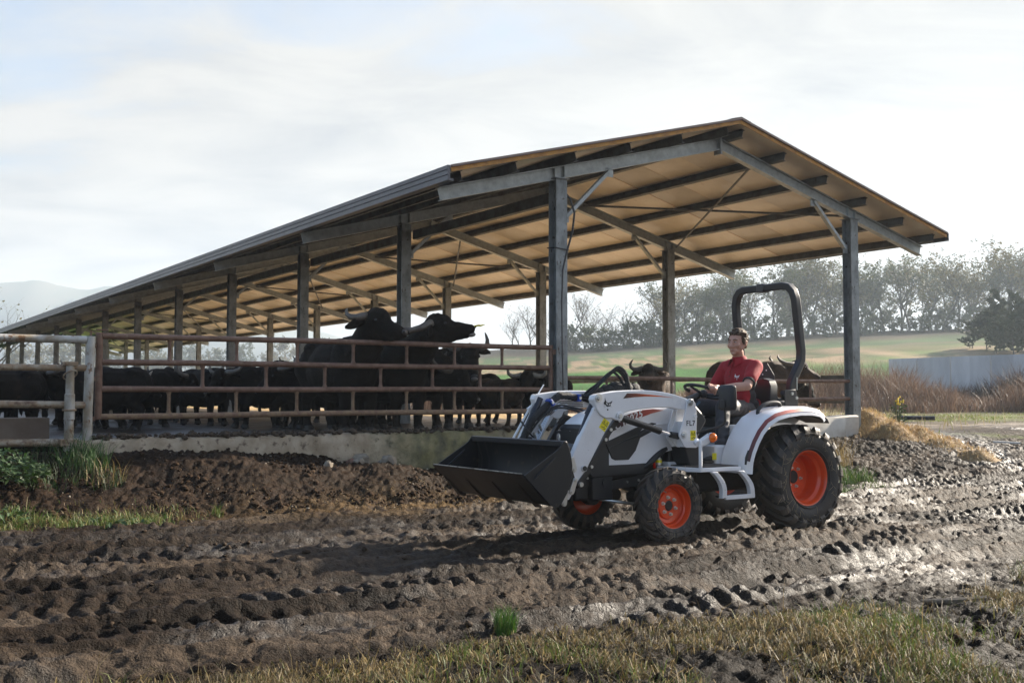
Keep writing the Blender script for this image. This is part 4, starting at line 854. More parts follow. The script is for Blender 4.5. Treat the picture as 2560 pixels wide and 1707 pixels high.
# wildcat head emblem
CAT = [[(-.62, 1.0), (-.50, .55), (-.30, .22), (0.05, .05), (.42, .10), (.78, .28), (1.05, .42), (.90, .12), (.72, -.10), (.60, -.18), (.64, -.34), (.56, -.52), (.38, -.62), (.30, -.44), (.18, -.62), (.06, -.56), (-.02, -.70), (-.18, -.52), (-.34, -.60), (-.40, -.36), (-.62, -.30), (-.86, -.16), (-.90, .12), (-.70, .30), (-.66, .55)], [(-.18, -1.25), (.10, -1.30), (.14, -1.10), (-.02, -.98), (-.20, -1.06)]]
EYES = [[(-.36, .12), (-.12, -.04), (-.02, -.32), (-.22, -.28), (-.36, -.08)], [(.54, -.06), (.28, -.16), (.16, -.36), (.36, -.34), (.50, -.22)]]
def emblem(par, f0, l0, z0, sc, m1, m2, fdir=(-1, 0, 0), nrm=(0, 1, 0), name='wildcat_emblem'):
    fd = Vector(fdir); nn = Vector(nrm)
    def mk(poly, h, th):
        vs = [Vector((f0, l0, z0))+fd*(x*sc)+Vector((0, 0, y*sc))+nn*h for x, y in poly]; vs2 = [v+nn*th for v in vs]; n = len(vs)
        return vs+vs2, [tuple(range(n-1, -1, -1)), tuple(range(n, 2*n))]+[(i, (i+1) % n, n+(i+1) % n, n+i) for i in range(n)]
    m = MB(); 
    for pl in CAT: m.add(*mk(pl, 0.0005, 0.0012))
    for (x, y) in ((-1.05, -.50), (-1.0, -.72), (-.85, -.88), (.85, -.60), (.95, -.75)): m.add(*mk([(x, y), (x*.62, y*.74), (x*.63, y*.70)], 0.0005, 0.0008))
    e = P(name, m, m1, par); m = MB()
    for pl in EYES: m.add(*mk(pl, 0.0014, 0.0014))
    P('emblem_eye', m, m2, e)
emblem(arm, 2.165, 0.4702, 1.185, 0.047, ink, wht)
emblem(bpy.data.objects['grille'], 2.189, 0.0, 0.905, 0.040, wht, ink, (0, 1, 0), (1, 0, 0))
# torque tube between the arms, hydraulic pipes
m = MB(); m.cyl((2.33, -.40, .80), (2.33, .40, .80), .045, 16); P('cross_tube', m, blackm)
for i in range(4):
    d = 0.016*i; m = MB(); m.tube([(2.50-d*.9, -.385, .60-d*.3), (2.30-d*.9, -.385, .90-d*.3), (2.19-d*.7, -.385, 1.07-d*.2), (2.12-d*.5, -.385, 1.155-d), (2.03, -.385, 1.195-d), (1.78, -.385, 1.200-d)], .0055, 8); P('hydraulic_pipe', m, chrome)
m = MB(); pth = [(2.50, .80), (2.44, .905), (2.36, 1.035), (2.19, 1.172), (2.14, 1.205), (2.07, 1.248), (1.975, 1.245), (1.88, 1.226), (1.80, 1.232), (1.73, 1.21), (1.66, 1.20)]
q = []
for i in range(len(pth)-1):
    for k_ in range(5): t = k_/5; q.append((pth[i][0]*(1-t)+pth[i+1][0]*t, -.352, pth[i][1]*(1-t)+pth[i+1][1]*t))
m.tube(q, [0.030+0.006*random.random() for _ in q], 10); slv = P('hose_sleeve', m, sleeve_m, None, 0, 60)
for f, z, an in ((2.175, 1.185, 0.75), (1.87, 1.226, 0.0)):
    m = MB(); m.box((f, -.345, z), (.032, .078, .066), Matrix.Rotation(an, 3, 'Y')); c_ = P('hose_clamp', m, blue, slv, 0.004); m = MB(); m.cyl((f, -.302, z), (f, -.296, z), .013, 10); P('clamp_bolt', m, steel, c_)
def hose(pts, r, name='hose', mm=None, n=8, par=None):
    P_ = [Vector(p) for p in pts]; o = []
    for i in range(len(P_)-1):
        p0, p1, p2, p3 = P_[max(i-1, 0)], P_[i], P_[i+1], P_[min(i+2, len(P_)-1)]
        for k_ in range(6):
            t = k_/6; o.append(0.5*((2*p1)+(p2-p0)*t+(2*p0-5*p1+4*p2-p3)*t*t+(3*p1-p0-3*p2+p3)*t**3))
    o.append(P_[-1]); m = MB(); m.tube(o, r, n); return P(name, m, mm or rubber, par)
# bundle looping over the hood
for i in range(4):
    dx_, dy_, dz_ = (0, .018, .03, .012)[i], (0, .03, -.02, .05)[i], (0, .015, -.012, .03)[i]
    hose([(1.82, -.30+dy_, 1.24), (1.76+dx_, -.27+dy_, 1.29), (1.66+dx_, -.25+dy_, 1.37+dz_), (1.56+dx_, -.235+dy_, 1.455+dz_), (1.50+dx_, -.23+dy_, 1.475+dz_), (1.43+dx_, -.22+dy_, 1.42+dz_), (1.41+dx_, -.21+dy_, 1.36), (1.40, -.20+dy_, 1.28)], 0.0125, 'hose', sleeve_m)
m = MB(); random.seed(8)
for f, r, z in ((1.70, .045, 1.275), (1.60, .06, 1.29), (1.50, .07, 1.305), (1.40, .072, 1.31), (1.30, .065, 1.30), (1.22, .05, 1.26)): m.ell((f, -.26, z), (.085, r*1.15, r), None, 10, 0.12)
P('hose_cover', m, sleeve_m, None, 0, 180)
hose([(2.30, -.37, 1.03), (2.24, -.34, 1.10), (2.10, -.30, 1.16), (1.95, -.24, 1.13), (1.85, -.15, 1.09)], .010); hose([(2.38, -.36, .92), (2.27, -.33, 1.06), (2.14, -.30, 1.135), (1.98, -.26, 1.12), (1.86, -.2, 1.06)], .010)
hose([(2.52, -.40, .72), (2.45, -.32, .83), (2.40, -.30, .80), (2.40, -.31, .70)], .010); hose([(2.46, -.38, 1.02), (2.44, -.32, .95), (2.40, -.31, .90), (2.36, -.33, .88)], .008); hose([(2.10, .22, 1.0), (2.20, .28, .90), (2.26, .30, .78), (2.30, .28, .68)], .009)
m = MB(); m.box((2.37, -.335, .79), (.05, .06, .20), Matrix.Rotation(0.55, 3, 'Y')); P('valve_block', m, blackm, None, 0.004)
for z_, f_ in ((.90, 2.36), (.84, 2.42), (.72, 2.44), (.97, 2.30)): m = MB(); m.cyl((f_-.02, -.33, z_-.03), (f_+.01, -.32, z_+.02), .012, 10); P('coupling', m, steel)
m = MB(); m.tube([(2.545, -.452, .80), (2.31, -.452, 1.155)], .011, 8); rod = P('level_rod', m, wht); m = MB(); m.tube([(2.31, -.452, 1.155), (2.17, -.452, 1.345)], .006, 8); P('rod_tip', m, wht, rod); m = MB(); m.box((2.30, -.448, 1.10), (.05, .03, .11), Matrix.Rotation(0.6, 3, 'Y')); P('rod_bracket', m, wht, rod)
# bucket ------------------------------------------------------
BW = 0.69
SIDE = [(3.150, .640), (2.905, .402), (2.86, .386), (2.807, .400), (2.745, .49), (2.705, .60), (2.695, .70), (2.712, .80), (2.738, .868), (2.755, .890), (2.775, .894), (2.795, .872), (2.815, .845), (2.85, .82)]
BACK = [(3.164, .648), (2.90, .405), (2.86, .392), (2.812, .405), (2.750, .49), (2.712, .60), (2.702, .70), (2.718, .80), (2.742, .872)]
m = MB(); n = len(BACK); th = 0.010; vs = []
for s_ in (-1, 1):
    for (f, z) in BACK: vs.append((f, s_*(BW-0.004), z))
    for i, (f, z) in enumerate(BACK):
        a = Vector(BACK[max(i-1, 0)]); b = Vector(BACK[min(i+1, n-1)]); d = (b-a).normalized(); nn = Vector((-d.y, d.x)); 
        if nn.dot(Vector((2.95, .75))-Vector((f, z))) < 0: nn = -nn
        vs.append((f+nn.x*th, s_*(BW-0.004), z+nn.y*th))
fs = []
for i in range(n-1): fs += [(i, i+1, 2*n+i+1, 2*n+i), (n+i, 3*n+i, 3*n+i+1, n+i+1)]
fs += [(0, 2*n, 3*n, n), (n-1, 2*n-1, 4*n-1, 3*n-1)]
m.add(vs, fs); bk = P('bucket', m, buck, None, 0, 25)
m = MB(); m.add([(3.172, -BW-.004, .655), (3.172, BW+.004, .655), (2.93, BW-.012, .4285), (2.93, -BW+.012, .4285), (3.168, -BW-.004, .649), (3.168, BW+.004, .649), (2.927, BW-.012, .4225), (2.927, -BW+.012, .4225)], [(0, 1, 2, 3), (7, 6, 5, 4), (0, 4, 5, 1), (1, 5, 6, 2), (2, 6, 7, 3), (3, 7, 4, 0)]); 
e = Vector((-.0075, 0, .008)); m.v = [tuple(Vector(v)-Vector((-.004, 0, .013))*0.6) for v in m.v]; P('cutting_edge', m, buck_w, bk)
m = MB(); m.tube([(3.168, -BW, .655), (3.168, BW, .655)], .0045, 6); P('wear_lip', m, mat('bare_steel_edge', (.40, .38, .35), .35, .9, col2=(.12, .10, .09), nscale=14), bk)
for s_ in (-1, 1):
    m = MB(); m.prism(SIDE, s_*(BW-0.004), s_*(BW+0.006)); sp_ = P('side_plate', m, buck, bk, 0.002)
    for l in ((BW+0.012), (BW-0.012)): m = MB(); m.tube([(2.86, s_*l, .775), (2.90, s_*l, .742), (3.04, s_*l, .632), (3.06, s_*l, .612)], [.004, .010, .010, .004], 8); P('side_rib', m, buck, sp_)
m = MB(); m.b2(2.735, 2.785, -BW+.006, BW-.006, .845, .893); P('top_beam', m, navy, bk, 0.006)
for l in (-.62, -.50): m = MB(); m.add([(2.775, l, .85), (2.725, l, .70), (2.735, l, .58), (2.80, l, .44), (2.80, l+.03, .44), (2.735, l+.03, .58), (2.725, l+.03, .70), (2.775, l+.03, .85)], [(0, 1, 6, 7), (1, 2, 5, 6), (2, 3, 4, 5)]); P('weld_strip', m, blackm, bk)
for l in (-.66, -.30, .12, .50): m = MB(); m.tube([(3.08, l, .558), (3.0, l, .480), (2.90, l, .386), (2.86, l, .375)], [.008, .014, .014, .008], 4, sq=(0, 1, 0)); P('skid_rib', m, buck_w, bk)
# chassis -----------------------------------------------------
m = MB(); m.b2(1.15, 2.10, -.17, .17, .52, .74); P('engine_block', m, chas, None, 0.02)
m = MB(); m.cyl((1.5, -.1, .50), (1.5, .1, .50), .11, 16); m.b2(1.2, 1.6, -.13, .13, .43, .53); P('oil_sump', m, chas, None, 0.01)
m = MB(); m.b2(0.10, 1.20, -.17, .17, .36, .66); P('gearbox', m, chas, None, 0.03)
m = MB(); m.b2(-.16, .20, -.26, .26, .34, .74); P('rear_housing', m, chas, None, 0.03)
m = MB(); m.cyl((0, -.5, .49), (0, .5, .49), .075, 16); P('rear_axle', m, chas)
for s_ in (1, -1):
    m = MB(); m.prism([(1.10, .60), (1.95, .515), (2.28, .60), (2.28, .50), (1.97, .435), (1.10, .50)], s_*.185, s_*.205); rl_ = P('chassis_rail', m, chas)
    for f, z in ((1.93, .49), (1.93, .455), (1.75, .50), (1.62, .51), (2.18, .55)): m = MB(); m.cyl((f, s_*.205, z), (f, s_*.216, z), .010, 8); P('bolt', m, steel, rl_)
    m = MB(); m.tube([(1.62, s_*.10, .36), (1.62, s_*.34, .37), (1.63, s_*.46, .34)], [.055, .05, .06], 12); P('front_axle', m, chas)
    m = MB(); m.lathe([(0.001, -.07), (.085, -.07), (.09, .0), (.06, .10), (.001, .10)], 20); k_ = P('knuckle', m, chas); k_.location = (1.624, s_*.50, .322); k_.rotation_euler = (0, 0, 0 if s_ > 0 else math.pi)
    m = MB(); m.box((2.05, s_*.20, .46), (.22, .10, .20)); P('side_bracket', m, chas, None, 0.01)
m = MB(); m.b2(1.95, 2.30, -.19, .19, .36, .58); P('front_bolster', m, chas, None, 0.02)
m = MB(); m.cyl((2.02, .12, .505), (2.02, .26, .505), .035, 14); P('axle_pivot', m, chas)
m = MB(); m.cyl((1.70, -.3, .31), (1.70, .3, .31), .014, 8); P('tie_rod', m, steel)
hose([(1.62, .22, .60), (1.54, .255, .66), (1.44, .255, .73), (1.34, .24, .78)], .030, 'intake_hose', blackp, 12)
m = MB(); m.cyl((1.40, .22, .635), (1.40, .22, .69), .030, 14); m.cyl((1.40, .22, .69), (1.40, .22, .70), .022, 12); ff = P('fuel_filter', m, steel); m = MB(); m.cyl((1.40, .22, .655), (1.40, .22, .68), .031, 14); P('filter_label', m, yel, ff); m = MB(); m.tube([(1.46, .23, .66), (1.455, .23, .61)], .012, 8); P('filter_drain', m, redp, ff)
m = MB(); m.b2(.95, 1.30, -.24, .24, .50, .80); P('clutch_housing', m, chas, None, 0.02)
# dash / cowl
DASH = [(1.20, 1.20), (1.16, 1.225), (1.09, 1.185), (.975, 1.085), (.935, 1.035), (.945, 1.0), (1.01, .92), (1.045, .86), (1.06, .78), (1.24, .78)]
m = MB(); m.prism(DASH, -.27, .35); P('dashboard', m, blackp, None, 0.025)
m = MB(); m.prism([(1.29, .80), (1.235, .64), (1.215, .612), (1.13, .605), (1.095, .62), (1.085, .83)], .18, .44); P('kick_panel', m, blackp, None, 0.012)
for f, z in ((1.085, 1.19), (1.00, 1.11)): m = MB(); m.box((f, .30, z), (.03, .02, .014), Matrix.Rotation(-.6, 3, 'Y')); P('switch', m, redp)
m = MB(); m.tube([(1.03, 0.05, 1.12), (.86, 0.0, 1.19), (.70, 0.0, 1.255)], [.06, .045, .028], 12); P('steering_column', m, blackp)
m = MB(); m.tube([(.86, .10, 1.13), (.80, .115, 1.19)], .012, 8); P('tilt_lever', m, mat('blue_grey_lever', (.06, .10, .14), .4))
SC = Vector((.665, .03, 1.285)); SN = Vector((-.34, 0, .94)).normalized(); su = Vector((0, 1, 0)); sv = SN.cross(su).normalized()
m = MB(); m.tube([SC+(su*math.cos(t)+sv*math.sin(t))*.185 for t in np.linspace(0, 2*math.pi, 41)[:-1]], .0155, 10, closed=True); sw = P('steering_wheel', m, blackp)
for t in (0.5, 2.64, 4.71): m = MB(); m.tube([SC-SN*.03, SC-SN*.01+(su*math.cos(t)+sv*math.sin(t))*.18], [.016, .011], 8); P('spoke', m, blackp, sw)
m = MB(); m.ell(SC-SN*.025, .042, n=12); P('hub', m, blackp, sw)
# platform, step
m = MB(); m.prism([(1.447, .25), (1.447, .45), (1.322, .672), (.838, .672), (.838, .25)], .592, .628, 'z'); P('platform', m, white, None, 0.004); m = MB(); m.prism([(1.30, .27), (1.30, .655), (.855, .655), (.855, .27)], .6285, .636, 'z'); P('floor_mat', m, mat_floor)
m = MB(); m.prism([(1.30, -.25), (1.30, -.62), (.838, -.62), (.838, -.25)], .592, .628, 'z'); P('platform', m, white, None, 0.004)
m = MB(); m.b2(.80, 1.32, -.22, .27, .62, .66); m.b2(.50, .84, -.30, .36, .55, .80); P('tunnel', m, white_d, None, 0.02)
m = MB(); m.tube([(1.312, .662, .628), (1.312, .662, .835), (1.30, .64, .86)], .016, 8); P('panel_post', m, white)
m = MB(); m.b2(1.296, 1.30, .40, .655, .63, .82); 
for (fa, fb) in ((1.235, 1.13), (.925, .790)):
    m = MB(); prof = []
    for i in range(9): t = i/8; prof.append((fa+(fb-fa)*t+.045*math.sin(math.pi*t)*(-1), .590-(.225)*t))
    vs = []
    for (f, z) in prof: vs += [(f, .69, z), (f, .735, z), (f-.052, .735, z+.006), (f-.052, .69, z+.006)]
    fs = [tuple((i*4+a, i*4+b, i*4+4+b, i*4+4+a)) for i in range(8) for a, b in ((0, 1), (1, 2), (2, 3), (3, 0))]+[(3, 2, 1, 0), (32, 33, 34, 35)]
    m.add(vs, fs); P('step_bracket', m, white_d, None, 0.003)
m = MB(); m.b2(.735, 1.085, .715, .735, .352, .388); st = P('step_tread', m, white_d, None, 0.003); m = MB(); m.b2(.74, 1.08, .60, .713, .362, .378); P('tread_plate', m, mat_floor, st)
# fender
FP = [(.800, .560), (.795, .62), (.785, .68), (.755, .76), (.700, .86), (.630, .955), (.530, 1.045), (.40, 1.105), (.25, 1.135), (.08, 1.150), (-.08, 1.148), (-.20, 1.130), (-.275, 1.085), (-.30, 1.04)]
def sweep(fp, cs, s_):
    m = MB(); n = len(fp); k_ = len(cs); vs = []
    for i, (f, z) in enumerate(fp):
        a = Vector(fp[max(i-1, 0)]); b = Vector(fp[min(i+1, n-1)]); d = (b-a).normalized(); nn = Vector((d.y, -d.x)); 
        if nn.dot(Vector((0, .49))-Vector((f, z))) > 0: nn = -nn
        for (l, h) in cs: vs.append((f+nn.x*h, s_*l, z+nn.y*h))
    m.add(vs, [(i*k_+j, (i+1)*k_+j, (i+1)*k_+j+1, i*k_+j+1) for i in range(n-1) for j in range(k_-1)]); return m
for s_ in (1, -1):
    cs = [(.36, -.16), (.36, -.02), (.375, 0.0), (.58, 0.0), (.62, -.006), (.655, -.022), (.678, -.048), (.688, -.085), (.680, -.085), (.668, -.052), (.648, -.032), (.58, -.012), (.39, -.012), (.372, -.03), (.372, -.16)]
    fd_ = P('fender', sweep(FP, cs, s_), white, None, 0, 40)
    if s_ > 0:
        P('fender_stripe', sweep(FP[2:-1], [(.6575, -.0215), (.6665, -.0315), (.6745, -.0400), (.6810, -.0485)], s_), grad('fender_decal', [(0, (0.70, 0.20, 0.13)), (1, (0.04, 0.02, 0.022)), (0.45, (0.48, 0.09, 0.06)), (0.75, (0.22, 0.045, 0.04))], 0, -.30, .80), fd_, 0, 60)
        m = MB(); m.tube([(.800, .6868, .64), (.792, .6885, .70), (.765, .6895, .765)], [.010, .014, .008], 6); P('reflector', m, blackp, fd_)
        hose([(.445, .50, 1.045), (.44, .50, 1.115), (.36, .50, 1.165), (.25, .50, 1.185), (.17, .50, 1.175), (.155, .50, 1.135)], .018, 'grab_handle', blackp, 10, fd_)
    m = MB(); m.prism([(-.20, 1.10), (-.30, 1.03), (-.325, .985), (-.18, 1.03), (0.02, 1.075)], s_*.38, s_*.672); P('tail_lamp_housing', m, blackp, fd_, 0.006)
m = MB(); m.b2(-.10, .50, -.36, .36, .80, .95); P('seat_deck', m, blackp, None, 0.03)
m = MB(); m.b2(.30, .62, .30, .372, .70, .98); P('inner_panel', m, white_d, None, 0.01)
m = MB(); m.box((.60, .33, .80), (.10, .10, .14)); P('tool_holder', m, blackp, None, 0.01)
# seat
m = MB(); loft(m, [[(f, -w, z-.07), (f, -w*.96, z+.015), (f, -w*.8, z+.03), (f, 0, z+.012), (f, w*.8, z+.03), (f, w*.96, z+.015), (f, w, z-.07)] for f, w, z in ((-.02, .20, 1.03), (.05, .235, 1.03), (.25, .245, 1.02), (.42, .235, 1.03), (.48, .20, 1.015))]); P('seat_cushion', m, blackp, None, 0.015)
m = MB(); loft(m, [[(f0-.05, -w, z), (f0+.05, -w, z), (f0+.03, -w*.7, z), (f0+.015, 0, z), (f0+.03, w*.7, z), (f0+.05, w, z), (f0-.05, w, z)] for f0, w, z in ((.0, .20, 1.02), (-.02, .235, 1.10), (-.035, .245, 1.22), (-.05, .235, 1.34), (-.06, .20, 1.395), (-.065, .12, 1.415))]); P('seat_back', m, blackp, None, 0.015)
for f, l, z in ((.36, .33, 1.06), (.22, .36, 1.09)): m = MB(); m.tube([(f, l, z-.12), (f, l, z)], .006, 6); lv = P('lever', m, steel); m = MB(); m.box((f, l, z+.015), (.032, .022, .055)); P('lever_knob', m, yelp, lv, 0.006)
m = MB(); m.box((.27, .27, 1.075), (.07, .03, .03)); P('belt_buckle', m, redp, None, 0.008)
# bracket board, cooler parts behind the seat
m = MB(); m.prism([(-.25, 1.565), (-.09, 1.57), (.0, 1.45), (-.013, 1.20), (-.40, 1.20), (-.41, 1.45), (-.33, 1.57)], -.315, -.307, 'x'); bd = P('rear_board', m, blackm, None, 0.002)
for l, z in ((-.15, 1.54), (-.10, 1.50), (-.15, 1.46), (-.04, 1.40), (-.15, 1.34), (-.06, 1.26)): m = MB(); m.cyl((-.308, l, z), (-.303, l, z), .007, 8); P('rivet', m, wht, bd)
random.seed(21)
for i in range(7): m = MB(); f, l, z = -.18-.05*random.random(), -.05+.07*i*.6, 1.16+.09*random.random(); m.cyl((f, l, z), (f+.10*random.uniform(-1, 1), l+.05, z+.05), .028, 10); P('coupler', m, chas, None, 0.004)
m = MB(); m.b2(-.26, -.06, -.05, .30, 1.10, 1.20); P('valve_cover', m, blackp, None, 0.02)
# roll bar
def rops():
    RP = [(-.10, .40, 1.12), (-.10, .40, 1.34), (-.125, .40, 1.40), (-.215, .40, 1.53), (-.245, .40, 1.59), (-.252, .40, 1.67), (-.20, .40, 2.06), (-.19, .395, 2.17), (-.185, .372, 2.245), (-.180, .325, 2.295), (-.178, .26, 2.31)]
    return RP+[(f, -l, z) for f, l, z in RP[::-1]]
m = MB(); m.tube(rops(), .036, 4, sq=(1, 0, 0)); rb = P('roll_bar', m, blackm, None, 0.012, 50, 3)
m = MB(); m.b2(-.222, -.136, -.06, .03, 2.268, 2.352); P('hinge_block', m, blackm, rb, 0.006)
for s_ in (1, -1):
    m = MB(); m.prism([(.03, 1.30), (-.115, 1.305), (-.15, 1.21), (-.14, 1.10), (.03, 1.10)], s_*.438, s_*.450); bp_ = P('roll_bar_plate', m, blackm, None, 0.003)
    for f, z in ((-.06, 1.265), (-.12, 1.225), (.0, 1.13)): m = MB(); m.cyl((f, s_*.45, z), (f, s_*.463, z), .015, 8); P('bolt', m, steel, bp_)
    m = MB(); m.tube([(-.145, s_*.44, 1.30), (-.145, s_*.44, 1.42)], .006, 6); P('lock_pin', m, steel, bp_)
# mirror
m = MB(); loft(m, [[(f, .71+y*k_, 1.232+z*k_) for y, z in ((-.100, -.085), (-.093, -.108), (-.06, -.116), (.06, -.116), (.095, -.108), (.103, -.085), (.100, .06), (.095, .095), (.07, .108), (-.07, .108), (-.095, .095), (-.100, .06))] for f, k_ in ((1.02, .98), (1.035, 1.0), (1.055, .97), (1.070, .82), (1.075, .62))]); mi_ = P('mirror', m, mirror_m, None, 0.004)
m = MB(); m.box((1.075, .70, 1.175), (.02, .05, .075)); P('mirror_mount', m, mirror_m, mi_, 0.006)
hose([(1.06, .70, 1.14), (1.055, .70, 1.03), (1.07, .66, .985), (1.14, .52, .94), (1.20, .42, .91)], .012, 'mirror_arm', blackm, 8, mi_)
# indicator
m = MB(); m.prism([(1.32, .835), (1.29, .865), (1.17, .925), (1.155, .905), (1.17, .845), (1.27, .805), (1.315, .81)], .60, .655); ih = P('indicator_housing', m, white_d, None, 0.012)
m = MB(); m.tube([(1.335, .66, .835), (1.335, .635, .845), (1.31, .62, .86)], .026, 10); P('bracket_tube', m, white, ih)
m = MB(); m.ell((1.165, .655, .885), (.042, .042, .042), n=16); P('indicator_lens', m, amber, ih); m = MB(); m.lathe([(.044, -.02), (.046, 0), (.044, .006)], 20, (1.165, .655, .885)); P('lens_ring', m, chrome, ih)
m = MB(); m.box((.868, .37, .70), (.05, .004, .06)); P('fuse_label', m, yel)
# ------------------------------------------------------------------ the driver
skin = mat('skin', (0.52, 0.29, 0.205), 0.48, col2=(0.46, 0.235, 0.165), nscale=14, nlo=0.4, nhi=0.7, bump=0.04, bscale=90)
skin.node_tree.nodes['Principled BSDF'].inputs['Subsurface Weight'].default_value = 0.08
skin.node_tree.nodes['Principled BSDF'].inputs['Subsurface Scale'].default_value = 0.008
shirt_m = mat('red_polo_cloth', (0.34, 0.006, 0.014), 0.8, col2=(0.27, 0.005, 0.011), nscale=5, sheen=0.05, bump=0.12, bscale=14)
black_cloth = mat('black_cloth', (0.016, 0.016, 0.018), 0.8, sheen=0.1)
trou_m = mat('dark_grey_work_trousers', (0.040, 0.041, 0.047), 0.62, col2=(0.028, 0.028, 0.032), nscale=6, bump=0.3, bscale=16, sheen=0.1)
hair_m = mat('brown_hair', (0.045, 0.026, 0.014), 0.6, spec=.25, col2=(0.13, 0.078, 0.040), nscale=60, nlo=0.45, nhi=0.65, bump=0.7, bscale=80, stretch=(1, 1, 0.4))
shoe_m = mat('grey_shoe', (0.06, 0.058, 0.055), 0.7, col2=(0.035, 0.034, 0.033), nscale=20); sole_m = mat('shoe_sole', (0.12, 0.11, 0.095), 0.8, col2=(0.07, 0.055, 0.04), nscale=14); lace_m = mat('green_lace', (0.20, 0.62, 0.10), 0.5)
eye_w = mat('eye_white', (0.6, 0.58, 0.55), 0.2); eye_d = mat('iris', (0.03, 0.02, 0.015), 0.1); lip_m = mat('lips', (0.40, 0.16, 0.13), 0.45)
OFF = Vector((0.30, 0, 0.632))
wp = T0+HD*OFF.x
man = thing('person', 'man in a red and black polo shirt driving the white tractor', 'person', (wp.x, wp.y, -0.0196+OFF.z), TROT)
def pv(f, l, z): return Vector((f, l, z))-OFF
def rim_pt(t): return SC+(su*math.cos(t)+sv*math.sin(t))*.185, (su*math.cos(t)+sv*math.sin(t)).normalized(), (-su*math.sin(t)+sv*math.cos(t)).normalized()
mb = MB()
E_ = lambda c, r, rot=None: mb.ell(pv(*c), r, rot, 14)
C_ = lambda p, r, q, s_: mb.cap(pv(*p), r, pv(*q), s_, 12)
E_((.13, 0, 1.11), (.125, .155, .10)); E_((.165, 0, 1.24), (.125, .145, .13)); E_((.155, 0, 1.40), (.105, .160, .15)); C_((.15, .13, 1.53), .062, (.15, -.13, 1.53), .062)
C_((.165, 0, 1.56), .060, (.195, 0, 1.67), .056)
# head
E_((.185, 0, 1.785), (.098, .077, .092)); E_((.225, 0, 1.745), (.078, .067, .095)); E_((.242, 0, 1.685), (.060, .052, .042)); E_((.280, 0, 1.660), (.026, .026, .020))
E_((.280, 0, 1.792), (.020, .052, .016)); C_((.300, 0, 1.775), .012, (.322, 0, 1.727), .0155); E_((.308, .013, 1.722), (.012, .010, .009)); E_((.308, -.013, 1.722), (.012, .010, .009)); E_((.294, 0, 1.688), (.016, .024, .013)); E_((.268, .042, 1.735), (.028, .024, .030)); E_((.268, -.042, 1.735), (.028, .024, .030))
for s_ in (1, -1): E_((.178, s_*.081, 1.755), (.022, .012, .034)); E_((.172, s_*.087, 1.765), (.012, .008, .022)); C_((.225, s_*.045, 1.70), .022, (.185, s_*.058, 1.735), .026)
# arms
def arm_(s_, sh_, el, wr): C_(sh_, .056, el, .043); C_(el, .044, tuple(Vector(el)*0.6+Vector(wr)*0.4), .043); C_(tuple(Vector(el)*0.6+Vector(wr)*0.4), .043, wr, .028)
arm_(1, (.155, .195, 1.515), (.375, .300, 1.335), (.635, .225, 1.315)); arm_(-1, (.155, -.195, 1.515), (.30, -.27, 1.265), (.545, -.20, 1.262))
def hand(t, s_, wr):
    c, er, tg = rim_pt(t)
    if (c-Vector(wr)).dot(tg) > 0: pass
    pc = c+er*.040-SN*.004+SN*.016
    mb.cap(pv(*wr), .027, pv(*(pc-(pc-Vector(wr)).normalized()*.035)), .026, 10)
    a0 = c+tg*.036; 
    for i in range(4):
        o = tg*(.033-.022*i); L = (0.94, 1.0, .97, .84)[i]; ch = []
        for ph, rad, r in ((12, .042, .0125), (62, .036, .0115), (128, .031*1.0, .0098), (200, .0285, .0088), (200+38*L, .028, .0078)):
            a = R(ph); ch.append((pv(*(c+o+er*(math.cos(a)*rad)+SN*(math.sin(a)*rad))), r*L**.3))
        mb.chain(ch, 8)
    mb.ell(pv(*(c+er*.050-SN*.006)), (.030, .040, .028), None, 12); mb.cap(pv(*(c+tg*.030+er*.046)), .017, pv(*(c-tg*.034+er*.046)), .015)
    th = []
    for ph, rad, r, q in ((-20, .048, .015, .030), (-75, .040, .013, .042), (-130, .032, .0115, .050), (-175, .029, .0095, .052)):
        a = R(ph); th.append((pv(*(c+tg*(q*(-1 if s_ > 0 else 1))*(-1)+er*(math.cos(a)*rad)+SN*(math.sin(a)*rad))), r))
    mb.chain(th, 8)
hand(-0.42, 1, (.650, .222, 1.318)); hand(math.pi-0.10, -1, (.565, -.205, 1.265))
# legs inside the trousers
for s_, kn, an in ((1, (.600, .215, 1.145), (.715, .290, .765)), (-1, (.600, -.215, 1.145), (.73, -.25, .765))):
    C_((.16, s_*.095, 1.09), .075, kn, .052); C_(kn, .050, an, .034); C_(an, .034, (an[0]+.02, an[1], .70), .032); C_((an[0]-.02, an[1], .672), .030, (an[0]+.12, an[1], .665), .022)
body = remesh(mb, 'body', skin, 0.0058, 4, man, None, 0.45)
# shirt
mb = MB()
E_((.135, 0, 1.16), (.150, .180, .075)); E_((.170, 0, 1.24), (.148, .172, .13)); E_((.158, 0, 1.40), (.128, .184, .165)); C_((.152, .135, 1.525), .078, (.152, -.135, 1.525), .078)
for s_, el in ((1, (.375, .300, 1.335)), (-1, (.30, -.27, 1.265))): p_ = Vector((.155, s_*.19, 1.515)); e_ = Vector(el); q_ = p_+(e_-p_)*.60; mb.cap(pv(*p_), .076, pv(*q_), .066, 14)
C_((.165, 0, 1.56), .068, (.178, 0, 1.600), .066)
for i in range(9): a = i*.7+.3; mb.ell(pv(.15+.145*math.cos(a), .172*math.sin(a), 1.17+.02*math.sin(i*2.1)), (.03, .03, .045), None, 8)
shirt = remesh(mb, 'polo_shirt', [shirt_m, black_cloth], 0.010, 5, man, (9, 0.006))
for p in shirt.data.polygons:
    c = p.center+OFF
    if (abs(c.y) > .125 and c.z < 1.40-(abs(c.y)-.125)*.2 and .055 < c.x+(c.z-1.2)*.10 < .20) or (c.z > 1.565 and .075 < abs(c.y) < .13 and .10 < c.x < .165): p.material_index = 1
